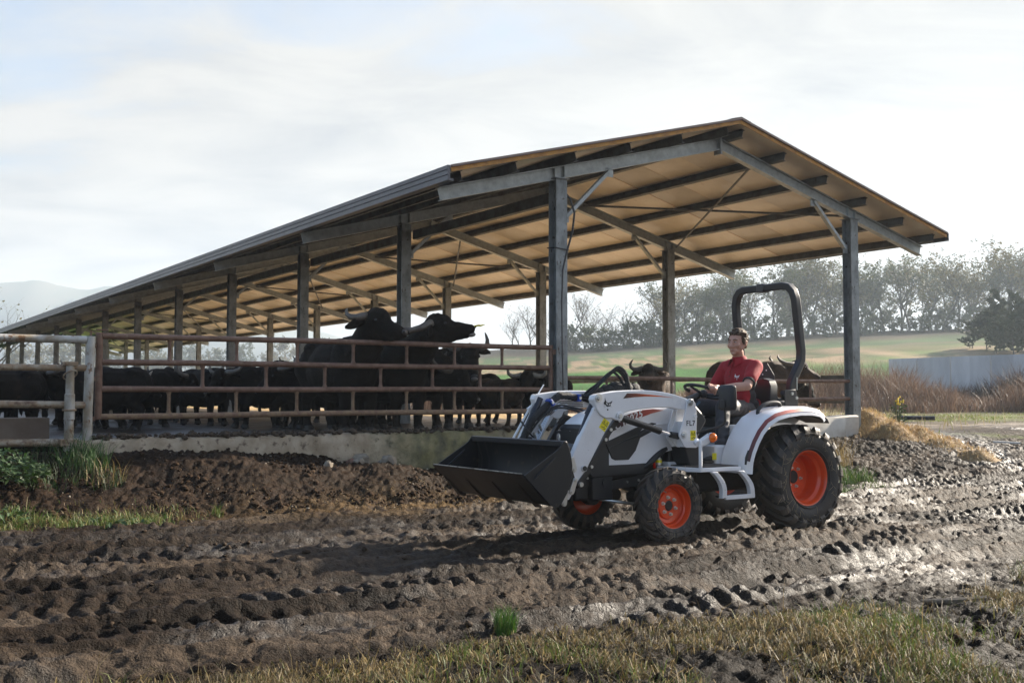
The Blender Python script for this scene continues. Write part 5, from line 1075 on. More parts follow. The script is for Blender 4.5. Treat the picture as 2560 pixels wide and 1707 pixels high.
for s_, el in ((1, (.375, .300, 1.335)), (-1, (.30, -.27, 1.265))):
    p_ = Vector((.155, s_*.19, 1.515)); e_ = Vector(el); d = (e_-p_).normalized(); q_ = p_+(e_-p_)*.60+d*.062; u = d.orthogonal().normalized(); w_ = d.cross(u)
    m = MB()
    for k_ in (-.006, .006): m.tube([pv(*(q_-d*.004+d*k_+(u*math.cos(t)+w_*math.sin(t))*.0525)) for t in np.linspace(0, 6.2832, 25)[:-1]], .0075, 8, closed=True)
    c_ = m.build('sleeve_cuff', black_cloth, man)
m = MB()
vs = []; K_ = 16
for i in range(K_+1):
    t = -2.62+5.24*i/K_
    for (r, z, fo) in ((.062, 1.632, 0.0), (.067, 1.628, 0), (.090, 1.575, .008), (.086, 1.572, .006)):
        vs.append(pv(.178+math.cos(t+math.pi)*r*1.05+(.022 if abs(t) > 2.3 else 0)-(z-1.6)*.1, math.sin(t+math.pi)*r, z-.030*(abs(t)/2.6)**2-(.018 if abs(t) > 2.4 and r > .08 else 0)))
m.add(vs, [(i*4+a, i*4+b, i*4+4+b, i*4+4+a) for i in range(K_) for a, b in ((0, 1), (1, 2), (2, 3), (3, 0))]); m.build('collar', shirt_m, man)
m = MB(); m.tube([pv(.262, 0.0, 1.565), pv(.288, 0, 1.50), pv(.302, 0, 1.43)], [.010, .010, .006], 6); m.build('placket', shirt_m, man)
for z, f in ((1.525, .288), (1.475, .300), (1.435, .308)): m = MB(); m.ell(pv(f, 0, z), .005, None, 8); m.build('button', black_cloth, man)
def bv(c): return c
emb = [((.278, .088, 1.435), 1)]
ec = pv(.290, .085, 1.432); nn = Vector((.86, .45, .22)).normalized(); fdv = Vector((0, 0, 1)).cross(nn).normalized()
emblem(man, ec.x, ec.y, ec.z, 0.027, wht, shirt_m, tuple(fdv), tuple(nn), 'shirt_emblem')
# trousers
mb = MB()
E_((.12, 0, 1.115), (.140, .172, .085)); 
for s_, kn, an in ((1, (.600, .215, 1.145), (.715, .290, .775)), (-1, (.600, -.215, 1.145), (.73, -.25, .775))):
    C_((.16, s_*.095, 1.10), .098, kn, .076); C_(kn, .074, tuple(Vector(kn)*.5+Vector(an)*.5), .066); C_(tuple(Vector(kn)*.5+Vector(an)*.5), .066, an, .058)
    for i in range(5): t = .2+.17*i; p_ = Vector(kn)*(1-t)+Vector(an)*t; mb.ell(pv(p_.x+.01*math.sin(i*2), p_.y+s_*.02, p_.z), (.066, .058, .030), Matrix.Rotation(.4*math.sin(i*3), 3, 'Y'), 10)
remesh(mb, 'trousers', trou_m, 0.010, 4, man, (14, 0.010))
for s_, an in ((1, (.715, .290, .70)), (-1, (.73, -.25, .70))):
    mb = MB(); C_((an[0]-.035, an[1], .685), .040, (an[0]+.06, an[1], .680), .040); C_((an[0]+.06, an[1], .678), .038, (an[0]+.155, an[1], .668), .030); C_((an[0]-.01, an[1], .69), .042, (an[0], an[1], .745), .040); E_((an[0]+.16, an[1], .668), (.045, .042, .026))
    o = remesh(mb, 'shoe', shoe_m, 0.008, 3, man); m = MB(); pl = [(an[0]-.085, an[1]-.036), (an[0]-.02, an[1]-.040), (an[0]+.12, an[1]-.046), (an[0]+.20, an[1]-.025), (an[0]+.212, an[1]), (an[0]+.20, an[1]+.028), (an[0]+.12, an[1]+.046), (an[0]-.02, an[1]+.040), (an[0]-.085, an[1]+.036)]
    m.prism([(x-OFF.x, y) for x, y in pl], .6365-OFF.z, .660-OFF.z, 'z'); m.build('sole', sole_m, o, 0.006)
    for i in range(4): m = MB(); f = an[0]+.035+.026*i; z = .735-.012*i; m.tube([pv(f, an[1]-.028, z-.014), pv(f+.004, an[1], z), pv(f, an[1]+.028, z-.014)], .0055, 6); m.build('lace', lace_m, o)
# hair, brows, eyes, lips
random.seed(31); mb = MB()
E_((.170, 0, 1.800), (.103, .083, .090)); E_((.150, 0, 1.752), (.080, .078, .086))
for i in range(230):
    a = random.uniform(-2.6, 2.6)+math.pi; e = random.uniform(-.35, 1.45)
    x, y, z = .168+.106*math.cos(a)*math.cos(e), .086*math.sin(a)*math.cos(e), 1.800+.094*math.sin(e)
    if x > .215 and z < 1.835: continue
    mb.ell(pv(x, y, z), (random.uniform(.012, .024), random.uniform(.006, .012), random.uniform(.006, .012)), Matrix.Rotation(random.uniform(-.7, .7), 3, 'Y') @ Matrix.Rotation(random.uniform(-.8, .8), 3, 'Z'), 6)
for i in range(16): t = i/15*2-1; mb.ell(pv(.252-.03*t*t+random.uniform(-.006, .006), .058*t, 1.846+random.uniform(-.014, .012)), (.018, .009, .012), None, 6)
for s_ in (1, -1): mb.cap(pv(.205, s_*.078, 1.80), .014, pv(.208, s_*.078, 1.745), .008)
hair = remesh(mb, 'hair', hair_m, 0.0065, 1, man, (60, 0.006))
# keep the hair off the face
bmv = hair.data
for v in bmv.vertices:
    c = v.co+OFF
    if c.x > .232 and c.z < 1.826: v.co.x = .205-OFF.x
    if c.z < 1.70: v.co.z = 1.70-OFF.z
for s_ in (1, -1):
    m = MB(); m.tube([pv(.304, s_*.014, 1.791), pv(.302, s_*.034, 1.795), pv(.284, s_*.054, 1.788)], [.003, .0038, .002], 6); m.build('eyebrow', hair_m, man)
    m = MB(); m.ell(pv(.291, s_*.030, 1.770), (.0105, .0125, .0060), None, 10); e_ = m.build('eye', eye_w, man); m = MB(); m.ell(pv(.300, s_*.030, 1.770), (.003, .0055, .0050), None, 8); m.build('iris', eye_d, e_)
    m = MB(); m.tube([pv(.300, s_*.016, 1.774), pv(.304, s_*.030, 1.778), pv(.294, s_*.045, 1.774)], .0032, 6); m.build('eyelid', skin, man)
m = MB(); m.tube([pv(.299, -.021, 1.6875), pv(.3085, -.010, 1.690), pv(.311, 0, 1.6885), pv(.3085, .010, 1.690), pv(.299, .021, 1.6875)], [.0015, .0034, .0036, .0034, .0015], 6); m.build('lips', lip_m, man)

# head turned a little towards the camera side and nodded
HM = Matrix.Translation(pv(.178, 0, 1.63)) @ Matrix.Rotation(R(17), 4, 'Z') @ Matrix.Rotation(R(4), 4, 'Y') @ Matrix.Translation(-pv(.178, 0, 1.63))
for v in body.data.vertices:
    z = v.co.z+OFF.z; x = v.co.x+OFF.x
    if z > 1.585 and abs(v.co.y) < .13 and x > .07: t = min(1.0, (z-1.585)/.06); v.co = v.co.lerp(HM @ v.co, t)
for o in man.children:
    if o.name.split('.')[0] in ('hair', 'eyebrow', 'eye', 'eyelid', 'lips'):
        o.data.transform(HM)
        for ch in o.children: ch.data.transform(HM)
# ------------------------------------------------------------------ water buffaloes
fur = mat('buffalo_hide', (0.008, 0.0058, 0.0042), 0.75, spec=0.10, col2=(0.020, 0.0135, 0.009), nscale=2.2, nlo=0.45, nhi=0.7, bump=0.9, bscale=55, col3=(0.055, 0.037, 0.023), n3=5, lo3=0.64, hi3=0.78)
fur_b = mat('brown_buffalo_hide', (0.075, 0.043, 0.022), 0.7, spec=0.22, col2=(0.020, 0.013, 0.008), nscale=2.0, nlo=0.42, nhi=0.62, bump=0.9, bscale=55, sheen=0.05)
horn_m = mat('horn', (0.075, 0.062, 0.050), 0.5, col2=(0.14, 0.12, 0.095), nscale=10, bump=0.3, bscale=40)
horn_l = mat('pale_horn', (0.36, 0.31, 0.24), 0.5, col2=(0.20, 0.165, 0.12), nscale=8)
nose_m = mat('wet_muzzle', (0.035, 0.030, 0.030), 0.28); muz_m = mat('pale_chin', (0.20, 0.175, 0.15), 0.6, col2=(0.10, 0.085, 0.07), nscale=20); hoof_m = mat('hoof', (0.03, 0.025, 0.02), 0.7); tag_m = mat('yellow_nose_ring', (0.85, 0.70, 0.0), 0.35); eye_m = mat('buffalo_eye', (0.01, 0.008, 0.008), 0.08)
ear_tag = mat('orange_ear_tag', (0.5, 0.16, 0.02), 0.5)
def buffalo(label, c, a, rz, hb, d, roll=0.0, horn=(1, 1), hm=None, fm=None, s=1.0, seed=0, z=PAD-0.02, nk=None, hornkind=0, group='water buffaloes in the pen', legs=True):
    """c, a: place of the fore hooves in the shed frame; rz: heading in the shed frame (0 = towards the gate); hb: poll of the head, d: muzzle direction, both in body coordinates"""
    fm = fm or fur; hm = hm or horn_m
    t = thing('water_buffalo', label, 'buffalo', (0, 0, 0), 0, group)
    q = sh(a, c); t.location = (q.x, q.y, z); t.rotation_euler = (0, 0, YAW-math.pi/2+rz); t.scale = (s, s, s)
    mb = MB(); random.seed(seed)
    e = mb.ell
    e((-.15, 0, .90), (.47, .35, .46)); e((-.62, 0, .87), (.68, .43, .47)); e((-1.22, 0, .95), (.42, .34, .40)); e((-.10, 0, 1.16), (.42, .16, .19)); e((-.75, 0, 1.17), (.75, .13, .15)); e((-1.35, 0, 1.13), (.2, .2, .16)); e((.12, 0, .78), (.22, .20, .26))
    for y in (1, -1):
        e((-1.18, y*.20, 1.20), (.15, .10, .09)); e((-.08, y*.22, .95), (.24, .12, .33))
        mb.chain([((-.02, y*.19, .72), .155), ((.02, y*.19, .45), .088), ((.0, y*.185, .30), .072), ((-.01, y*.18, .13), .056), ((.03, y*.18, .04), .078)])
        mb.chain([((-1.25, y*.20, .90), .22), ((-1.10, y*.21, .64), .150), ((-1.36, y*.19, .46), .080), ((-1.33, y*.19, .15), .058), ((-1.28, y*.19, .04), .078)])
    mb.chain([((-1.58, 0, 1.10), .045), ((-1.66, 0, .85), .028), ((-1.64, .02, .50), .022), ((-1.63, .03, .35), .045), ((-1.62, .03, .25), .02)])
    hb = Vector(hb); d = Vector(d).normalized(); up = Vector((0, 0, 1)); up = (up-d*up.dot(d)).normalized(); sd = up.cross(d).normalized()
    if roll: rm_ = Matrix.Rotation(roll, 3, d); up = rm_ @ up; sd = rm_ @ sd
    HS_ = 1.18
    def hp(x, y, z_): return hb+(d*x+sd*y+up*z_)*HS_
    def e(c, r, rot_=None, n=12): mb.ell(c, tuple(q*HS_ for q in r) if hasattr(r, '__len__') else r*HS_, rot_, n)
    rot = Matrix((d, sd, up)).transposed()
    nb = Vector((.15, 0, 1.08)); mid = (nb+hb)*.5+Vector((0, 0, -.05)) if nk is None else Vector(nk)
    mb.cap((-.05, 0, 1.0), .30, mid, .235); mb.cap(mid, .235, hp(-.02, 0, -.06), .165); mb.cap((.12, 0, .86), .20, (mid+Vector((0, 0, -.10))), .15)
    e(hp(.05, 0, .0), (.165, .135, .155), rot); e(hp(.10, 0, .06), (.15, .118, .10), rot); e(hp(.16, 0, -.06), (.17, .112, .125), rot); mb.cap(hp(.18, 0, -.02), .125, hp(.40, 0, -.055), .094); e(hp(.455, 0, -.058), (.058, .082, .066), rot); mb.cap(hp(.10, 0, -.13), .100, hp(.40, 0, -.105), .062)
    for y in (1, -1): e(hp(.13, y*.105, .035), (.045, .028, .035), rot); e(hp(.475, y*.045, -.04), (.032, .030, .028), rot)
    random.seed(seed+1)
    for i in range(46): an, el = random.uniform(0, 6.28), random.uniform(.1, 1.4); e(hp(.06+.14*math.cos(an)*math.cos(el), .120*math.sin(an)*math.cos(el), .03+.135*math.sin(el)), random.uniform(.014, .024), None, 6)
    o = remesh(mb, 'body', fm, 0.026, 2, t, (16, 0.012))
    for y in (1, -1):
        # ear
        m = MB(); b0 = hp(-.02, y*.12, -.01); ex = (sd*y*.9-d*.35-up*.22).normalized(); ez = ex.cross(up).normalized(); vs = []
        for k_ in range(7):
            u = k_/6; w_ = .075*math.sin(math.pi*(.12+.80*u))**.8; p = b0+ex*(.27*u)-up*(.05*u*u)
            for qn in range(6): an = 2*math.pi*qn/6; vs.append(p+up*(w_*math.cos(an))+ez*(.018*math.sin(an)-.02*math.cos(an)**2))
        m.add(vs, [(k_*6+j, (k_+1)*6+j, (k_+1)*6+(j+1) % 6, k_*6+(j+1) % 6) for k_ in range(6) for j in range(6)]+[tuple(range(5, -1, -1)), tuple(36+j for j in range(6))]); m.build('ear', fm, t, sharp=180)
        if horn[0 if y > 0 else 1]:
            m = MB(); hk = {0: [(-.02, .10, .05), (-.03, .17, .045), (-.08, .24, .02), (-.16, .285, .01), (-.24, .295, .03), (-.285, .28, .075), (-.285, .26, .125)], 1: [(-.02, .10, .05), (-.07, .15, .03), (-.16, .20, -.005), (-.28, .225, -.025), (-.38, .23, -.01), (-.44, .22, .035), (-.435, .21, .085)], 2: [(.0, .10, .06), (.0, .20, .03), (.0, .29, .03), (.01, .35, .08), (.02, .36, .15), (.02, .33, .21), (.03, .30, .25)], 3: [(-.02, .10, .05), (-.03, .16, .04), (-.07, .21, .015), (-.13, .24, .015), (-.18, .245, .035), (-.205, .235, .07), (-.205, .22, .10)]}[hornkind]
            m.tube([hp(x, y*yy, zz_) for x, yy, zz_ in hk], [.058, .055, .048, .040, .031, .020, .006], 10); m.build('horn', hm, t, sharp=180)
        m = MB(); m.ell(hp(.145, y*.122, .035), (.024, .016, .022), rot, 8); m.build('eye', eye_m, t)
        m = MB(); m.ell(hp(.515, y*.042, -.030), (.010, .016, .014), rot, 8); m.build('nostril', eye_m, t)
    m = MB(); m.ell(hp(.482, 0, -.045), (.040, .066, .048), rot, 14); m.build('muzzle', nose_m, t)
    for y in (1, -1):
        for x in (.035, -1.27): m = MB(); m.tube([(x, y*.185, .0), (x-.01, y*.185, .075)], [.088, .070], 10); m.build('hoof', hoof_m, t)
    return t, hp, rot
# local body axes: +x towards the gate (heading), +y towards the right of the picture
WB = 'water buffaloes in the pen'
ta, hp, rt = buffalo('left of the two black buffaloes resting their chins on the gate, face half turned', -2.98, 0.62, 0.0, (.46, .00, 1.52), (.92, .42, -.22), 0.0, seed=1, hornkind=3, nk=(.30, 0, 1.22))
tb, hp, rt = buffalo('black buffalo with a yellow nose ring stretching its muzzle over the gate', -2.20, 0.62, 0.06, (.52, .08, 1.46), (.42, .86, .08), 0.0, seed=2, hornkind=1, nk=(.34, .05, 1.22))
m = MB(); m.tube([hp(.50, -.03, -.02), hp(.55, -.05, -.012), hp(.585, -.02, -.018), hp(.59, .02, -.018), hp(.555, .05, -.012), hp(.50, .03, -.02)], .011, 8); m.tube([hp(.585, -.02, -.018), hp(.64, 0, -.005)], [.010, .003], 6); m.tube([hp(.585, .02, -.018), hp(.62, .03, .0)], [.010, .003], 6); m.build('nose_ring', tag_m, tb)
m = MB(); m.ell(hp(.46, 0, -.115), (.065, .07, .036), rt, 10); m.build('chin', muz_m, tb)
tcx, hp, rt = buffalo('black buffalo facing the camera with lifted horn tip, near the corner post', -0.62, 1.9, -0.10, (.30, .06, 1.24), (.80, -.20, -.68), 0.05, seed=3, hornkind=0, nk=(.22, .03, 1.10), s=.97)
m = MB(); m.ell(hp(.52, 0, -.06), (.035, .06, .036), rt, 10); m.build('chin', muz_m, tcx)
buffalo('black buffalo with lowered head between the chin resting pair and the camera facing one', -1.70, 0.95, 0.25, (.42, .12, .88), (.55, .35, -.55), 0.1, seed=4, hornkind=0, nk=(.30, .05, .93), s=.95)
buffalo('brown young buffalo seen from behind beside the corner post', 0.30, 2.6, math.pi+0.12, (.45, .0, 1.0), (.9, .0, -.5), fm=fur_b, seed=5, s=.60)
buffalo('buffalo with a pale horn half hidden by the corner post', 0.85, 1.9, -1.05, (.42, .05, 1.10), (.82, .30, -.40), fm=fur, hm=horn_l, seed=6, hornkind=2, s=.74)
buffalo('buffalo with brown flank looking over the gable rail behind the hood', 3.05, 1.45, -0.85, (.30, -.02, 1.28), (.92, .22, -.32), fm=fur_b, seed=7, hornkind=2, s=.74)
buffalo('buffalo with a pale blaze looking to the right behind the roll bar', 5.75, 1.0, 1.20, (.42, .0, 1.22), (.88, -.1, -.30), fm=fur_b, seed=8, hornkind=1, s=.86)
buffalo('black buffalo hanging its head low beside the right end post', 6.15, 1.25, 1.05, (.50, .12, .82), (.72, -.05, -.62), seed=9, hornkind=1, s=.82)
# the herd on the left: poses copied, each turned its own way
h0, _, _ = buffalo('black buffalo standing head on behind the left pipe fence', -11.9, 9.6, -0.35, (.45, .0, 1.12), (.80, .0, -.60), seed=10, hornkind=0, s=.66)
h1, _, _ = buffalo('black buffalo with broad pale horns in the middle of the herd', -6.15, 6.4, 0.1, (.42, .05, 1.12), (.80, .05, -.55), seed=11, hornkind=2, hm=horn_l, s=.64)
h2, _, _ = buffalo('black buffalo lifting its head to the left above the herd', -6.4, 7.6, -1.35, (.45, .0, 1.34), (.95, .0, .05), seed=12, hornkind=1, s=.66)
def herd(src, label, c, a, rz, s=1.0): q = sh(a, c); s *= .71; return dup(src, (q.x, q.y, PAD-0.02), YAW-math.pi/2+rz, label, (s, s, s))
for src, lab, c, a, rz, s in ((h0, 'buffalo broadside just right of the gate hinge, back level with the third rail', -7.55, 3.6, -1.45, .95), (h0, 'buffalo broadside behind the second and third gate struts', -6.1, 3.8, -1.62, 1.0), (h1, 'buffalo broadside in front of the pale horned one', -5.2, 4.6, 1.45, .95), (h0, 'buffalo beside the third shed post with its rump to the left', -4.45, 4.9, 1.35, 1.0), (h2, 'buffalo peering over the herd left of the near shed post', -4.0, 7.2, 0.4, .95),
    (h0, 'buffalo facing the camera left of the leftmost chin rester', -3.35, 5.6, 0.2, 1.05), (h1, 'buffalo with horn tips showing right of the second shed post', -2.75, 7.6, 0.5, 1.0), (h0, 'buffalo turned away at the far left edge of the pen', -13.2, 10.6, 2.4, .95), (h1, 'buffalo broadside between the two white fence posts', -10.2, 9.4, 1.5, 1.0), (h0, 'buffalo broadside behind the white gate post', -8.9, 7.2, -1.5, 1.05), (h2, 'buffalo far back under the roof among the rear posts', -7.6, 13.0, 0.8, .95), (h1, 'buffalo far back at the left, horns against the far rail', -11.8, 15.0, -0.6, .95),
    (h0, 'buffalo with its rump to the gate below the first strut', -6.9, 5.2, 2.8, 1.0), (h0, 'buffalo standing close behind the leftmost chin rester', -3.5, 3.9, -1.3, 1.05), (h1, 'buffalo crowded between the pale horned one and the third shed post', -5.4, 6.6, -0.5, 1.0), (h0, 'buffalo in the second row below the fourth gate strut', -4.7, 6.2, 2.2, 1.0), (h0, 'buffalo lying deep in the herd left of the gate hinge', -8.3, 9.6, 1.2, .95), (h2, 'buffalo at the back of the herd below the third shed post', -5.0, 9.2, 1.9, .95), (h0, 'buffalo far back below the first gate strut, broadside', -8.6, 11.5, 1.5, 1.05), (h0, 'buffalo far back below the second gate strut, broadside', -7.2, 11.0, -1.6, 1.1), (h1, 'buffalo far back between the third and fourth gate struts', -6.0, 10.6, 1.6, 1.1), (h0, 'buffalo far back left of the near shed post, broadside', -4.3, 10.8, -1.5, 1.1), (h0, 'buffalo far back behind the leftmost chin rester', -3.0, 10.0, 1.5, 1.1), (h0, 'buffalo far back at the left fence, broadside to the camera', -10.6, 12.5, 1.45, 1.1), (h0, 'buffalo far back at the left edge of the view, broadside', -12.6, 13.5, -1.5, 1.1), (h0, 'buffalo far back behind the chin resting pair, broadside', -1.8, 9.0, -1.5, 1.1), (h0, 'buffalo filling the gap behind the two chin resting ones', -1.9, 3.6, 1.4, 1.15), (h0, 'buffalo behind the legs of the leftmost chin rester', -2.9, 3.0, -1.5, 1.1), (h0, 'buffalo behind the camera facing one, rump towards the corner post', -0.7, 4.3, 1.5, 1.1), (h1, 'buffalo far behind the chin resting pair', -1.2, 6.5, -1.2, 1.1), (h0, 'buffalo standing behind the brown young one at the corner post', 0.9, 4.6, -1.4, 1.0)): herd(src, lab, c, a, rz, s)
# ------------------------------------------------------------------ vegetation and small things
def at(px, Y, z=None):
    x = (px-1280)/2649.1*Y
    return (x, Y, float(H(np.array([x]), np.array([Y]))[0]) if z is None else z)
leaf_attr = mat('grass_blades', (0.3, 0.25, 0.1), 0.6, attr='Col', trans=0.25)
rngv = np.random.default_rng(5)
def blades(name, x, y, z, hgt, wid, lean, cols, label, m=leaf_attr, curl=0.5, kind='stuff', droop=0.0):
    n = len(x); az = rngv.uniform(0, 2*np.pi, n); la = rngv.uniform(0, 2*np.pi, n); L = hgt
    ln = lean*rngv.uniform(0.3, 1.0, n)
    dx, dy = np.cos(la), np.sin(la)
    wx, wy = np.cos(az)*wid/2, np.sin(az)*wid/2
    c1 = np.cos(ln*0.6); s1 = np.sin(ln*0.6); c2 = np.cos(ln*(1+curl)+droop); s2 = np.sin(ln*(1+curl)+droop)
    p1 = np.stack([x+dx*s1*L*.5, y+dy*s1*L*.5, z+c1*L*.5], -1); p2 = p1+np.stack([dx*s2*L*.5, dy*s2*L*.5, c2*L*.5], -1)
    w = np.stack([wx, wy, np.zeros(n)], -1); b = np.stack([x, y, z-0.01], -1)
    V = np.stack([b-w, b+w, p1-w*.8, p1+w*.8, p2], 1).reshape(-1, 3)
    i = np.arange(n)*5; q = np.stack([i, i+1, i+3, i+2], -1); t = np.stack([i+2, i+3, i+4], -1)
    me = bpy.data.meshes.new(name); me.vertices.add(len(V)); me.vertices.foreach_set('co', V.ravel())
    lp = np.concatenate([q.ravel(), t.ravel()]).astype(np.int32); me.loops.add(len(lp)); me.loops.foreach_set('vertex_index', lp)
    ls = np.concatenate([np.arange(n)*4, n*4+np.arange(n)*3]).astype(np.int32); me.polygons.add(2*n); me.polygons.foreach_set('loop_start', ls); me.update(calc_edges=True)
    a = me.color_attributes.new('Col', 'FLOAT_COLOR', 'POINT'); cc = np.ones((n, 5, 4)); cc[:, :, :3] = cols[:, None, :]; a.data.foreach_set('color', cc.ravel())
    me.materials.append(m); o = link(name, me); tag(o, label); 
    if kind: o['kind'] = kind
    return o
def palette(n, cs, var=0.25):
    c = np.array([k_[0] for k_ in cs]); w = np.array([k_[1] for k_ in cs], float); i = rngv.choice(len(cs), n, p=w/w.sum()); return c[i]*rngv.uniform(1-var, 1+var, (n, 1))
DRY = [((.25, .18, .070), 4), ((.17, .12, .044), 4), ((.38, .29, .145), 1.4), ((.09, .062, .025), 3), ((.12, .125, .028), 2.4)]
GRN = [((.085, .135, .020), 3), ((.13, .165, .032), 2), ((.055, .095, .016), 2), ((.20, .19, .055), 1)]
def scatter(n, x0, x1, y0, y1, dens):
    x = rngv.uniform(x0, x1, n); y = rngv.uniform(y0, y1, n); k_ = rngv.random(n) < dens(x, y); return x[k_], y[k_]
# foreground bank
def fgd(x, y):
    d = ybound(x)-y; return np.clip(sst(-.35, .25, d)*sst(0.29, 0.50, fbm(x*1.3+3, y*1.3, 3, 200)-.02), 0, 1)*np.where(np.abs(x) < y*0.52+0.3, 1, 0)*sst(0.30, 0.47, fbm(x*3, y*3, 3, 203)+.05)
x, y = scatter(330000, -3.4, 6.6, 3.9, 10.5, fgd); z = H(x, y); n = len(x)
blades('dry_grass', x, y, z, rngv.uniform(.04, .15, n)*(.5+.9*fbm(x*2, y*2, 2, 201)), rngv.uniform(.0025, .005, n), 2.1, palette(n, DRY)*(.38+1.0*fbm(x*1.7, y*1.7, 3, 207))[:, None], 'matted dry grass covering the bank in the foreground', curl=.9, droop=.5)
def fgg(x, y): return fgd(x, y)*.8*sst(.52, .68, fbm(x*1.1+7, y*1.1, 3, 202))*.8
x, y = scatter(130000, -3.4, 6.6, 3.9, 10.5, fgg); z = H(x, y); n = len(x)
blades('green_grass', x, y, z, rngv.uniform(.05, .13, n), rngv.uniform(.0025, .005, n), .9, palette(n, GRN), 'short green grass growing through the dry foreground mat')
x, y = scatter(2600, -3.4, 6.6, 4.2, 10.5, lambda x, y: fgd(x, y)*.5); z = H(x, y); n = len(x)
blades('tall_stalks', x, y, z, rngv.uniform(.16, .30, n), rngv.uniform(.002, .0035, n), .8, palette(n, DRY[:3]), 'thin pale dead stalks standing out of the foreground grass')
def tuft(name, label, px, Y, n, rad, h0, h1, cs, wid=.006, lean=.7, cat='grass tuft', group=None, yo=0):
    x0, y0, _ = at(px, Y); r = rad*np.sqrt(rngv.random(n)); a = rngv.uniform(0, 6.28, n); x = x0+r*np.cos(a); y = y0+r*np.sin(a)
    o = blades(name, x, y, H(x, y), rngv.uniform(h0, h1, n), rngv.uniform(wid*.6, wid*1.2, n), lean, palette(n, cs), label, kind=None); return tag(o, None, cat, group)
VIV = [((.035, .105, .014), 3), ((.06, .14, .02), 2), ((.022, .07, .010), 2)]
DKG = [((.022, .055, .010), 3), ((.035, .075, .014), 2), ((.05, .06, .018), 1), ((.10, .085, .035), .6)]
tuft('grass_tuft', 'single bright green grass tuft standing at the edge of the mud in the foreground', 1262, 5.62, 240, .06, .06, .17, VIV[:2]+GRN[:1], .005, .6)
# left bank greenery
for i, (px, Y, n, rad, h0, h1, cs, lab) in enumerate(((212, 11.35, 420, .26, .10, .36, VIV+DKG, 'long dark green grass clump at the foot of the white gate post'), (120, 11.0, 420, .40, .08, .24, DKG, 'dark green grass clump below the concrete block'), (265, 11.15, 160, .22, .08, .30, DKG+DRY[:1], 'straggly grass clump right of the white gate post'),
    (60, 9.95, 300, .28, .06, .16, GRN, 'small yellow green grass clump at the left edge of the track'), (215, 10.0, 260, .30, .05, .15, GRN, 'yellow green grass clump at the track edge below the fence posts'), (330, 10.15, 240, .25, .05, .14, GRN, 'small green weed clump at the foot of the dung bank'), (395, 10.3, 120, .18, .05, .14, GRN, 'rightmost green weed clump along the track edge'), (545, 10.8, 50, .07, .06, .14, GRN, 'tiny grass sprig on the straw strip before the kerb wall'))):
    tuft('grass_tuft', lab, px, Y, n, rad, h0, h1, cs, .007, .9)
x, y = scatter(16000, -6, -2.6, 9.3, 10.9, lambda x, y: np.exp(-((zones(x, y)[0]+2.15)/.28)**2)*sst(.40, .6, fbm(x*2, y*2, 3, 210))*sst(-2.8, -4.0, x)); z = H(x, y); n = len(x)
blades('verge_grass', x, y, z, rngv.uniform(.03, .10, n), rngv.uniform(.004, .007, n), 1.1, palette(n, GRN+DRY[:2]), 'thin yellow green verge grass between the track and the dung bank')
# leafy nettles at the far left
leaf_m = mat('nettle_leaf', (.045, .095, .020), .55, col2=(.03, .065, .015), nscale=8, objvar=.2, trans=.2)
def leafy(label, px, Y, n, rx, h, s, name='leafy_weed', m=leaf_m, cat='weed'):
    random.seed(int(px*7+Y*31))
    x0, y0, z0 = at(px, Y); mb = MB(); 
    for _ in range(n):
        a = random.uniform(0, 6.28); r = rx*math.sqrt(random.random()); zz_ = z0+h*random.random()**.8*(1.1-.7*r/rx); c = Vector((x0+r*math.cos(a), y0+r*math.sin(a), zz_)); u = Vector((random.gauss(0, 1), random.gauss(0, 1), random.gauss(0, .5))).normalized(); w_ = u.cross(Vector((random.gauss(0, .5), random.gauss(0, .5), 1))).normalized(); k_ = s*random.uniform(.6, 1.3)
        mb.add([c-u*k_, c+w_*k_*.45+Vector((0, 0, k_*.15)), c+u*k_, c-w_*k_*.45+Vector((0, 0, k_*.15))], [(0, 1, 2, 3)])
    for k_ in range(5): a = k_*1.26; mb.tube([(x0, y0, z0-.02), (x0+rx*.4*math.cos(a), y0+rx*.4*math.sin(a), z0+h*.4), (x0+rx*.75*math.cos(a), y0+rx*.75*math.sin(a), z0+h*.8)], .004, 4)
    return tag(mb.build(name, m, None, flat=True), label, cat)
leafy('dense dark green leafy weeds at the left edge below the block', 20, 10.7, 900, .42, .34, .035)
leafy('broad leaved weeds left of the yellow green verge', 20, 10.0, 60, .25, .16, .05); leafy('low broad leaved weeds in the verge below the gate hinge', 270, 10.05, 50, .35, .10, .04)
# dung bank crumbs, mud clods, pale chips
clod_m = mat('mud_clod', (.050, .034, .022), .85, spec=.1, col2=(.036, .023, .014), nscale=14, bump=.6, bscale=50, rough2=.7)
hum_m = mat('humus_clod', (.044, .026, .0145), .9, spec=.1, col2=(.028, .016, .008), nscale=14, bump=.7, bscale=50)
def ground_rubble(name, n, samp, r0, r1, m, label, sink=.3):
    pts = []; x, y = samp(n); z = H(x, y); mb = MB()
    for i in range(len(x)):
        r = r0*(r1/r0)**(random.random()**2.2); mb.ell((x[i], y[i], z[i]+r*(.35-sink)), (r*random.uniform(.8, 1.4), r*random.uniform(.8, 1.2), r*random.uniform(.5, .9)), Matrix.Rotation(random.uniform(0, 6.28), 3, 'Z'), 5, .30)
    o = mb.build(name, m, sharp=180); return tag(o, label, None, None, 'stuff')
random.seed(41)
ground_rubble('mud_clods', 1800, lambda n: scatter(n*3, -5.5, 8.5, 4.6, 13.5, lambda x, y: mudmask(x, y)*sst(.42, .6, fbm(x*1.6, y*1.6, 3, 220))*np.where(np.abs(x) < y*.52, 1, 0)),   .006, .026, clod_m, 'loose mud clods thrown up along the tyre tracks', .25)
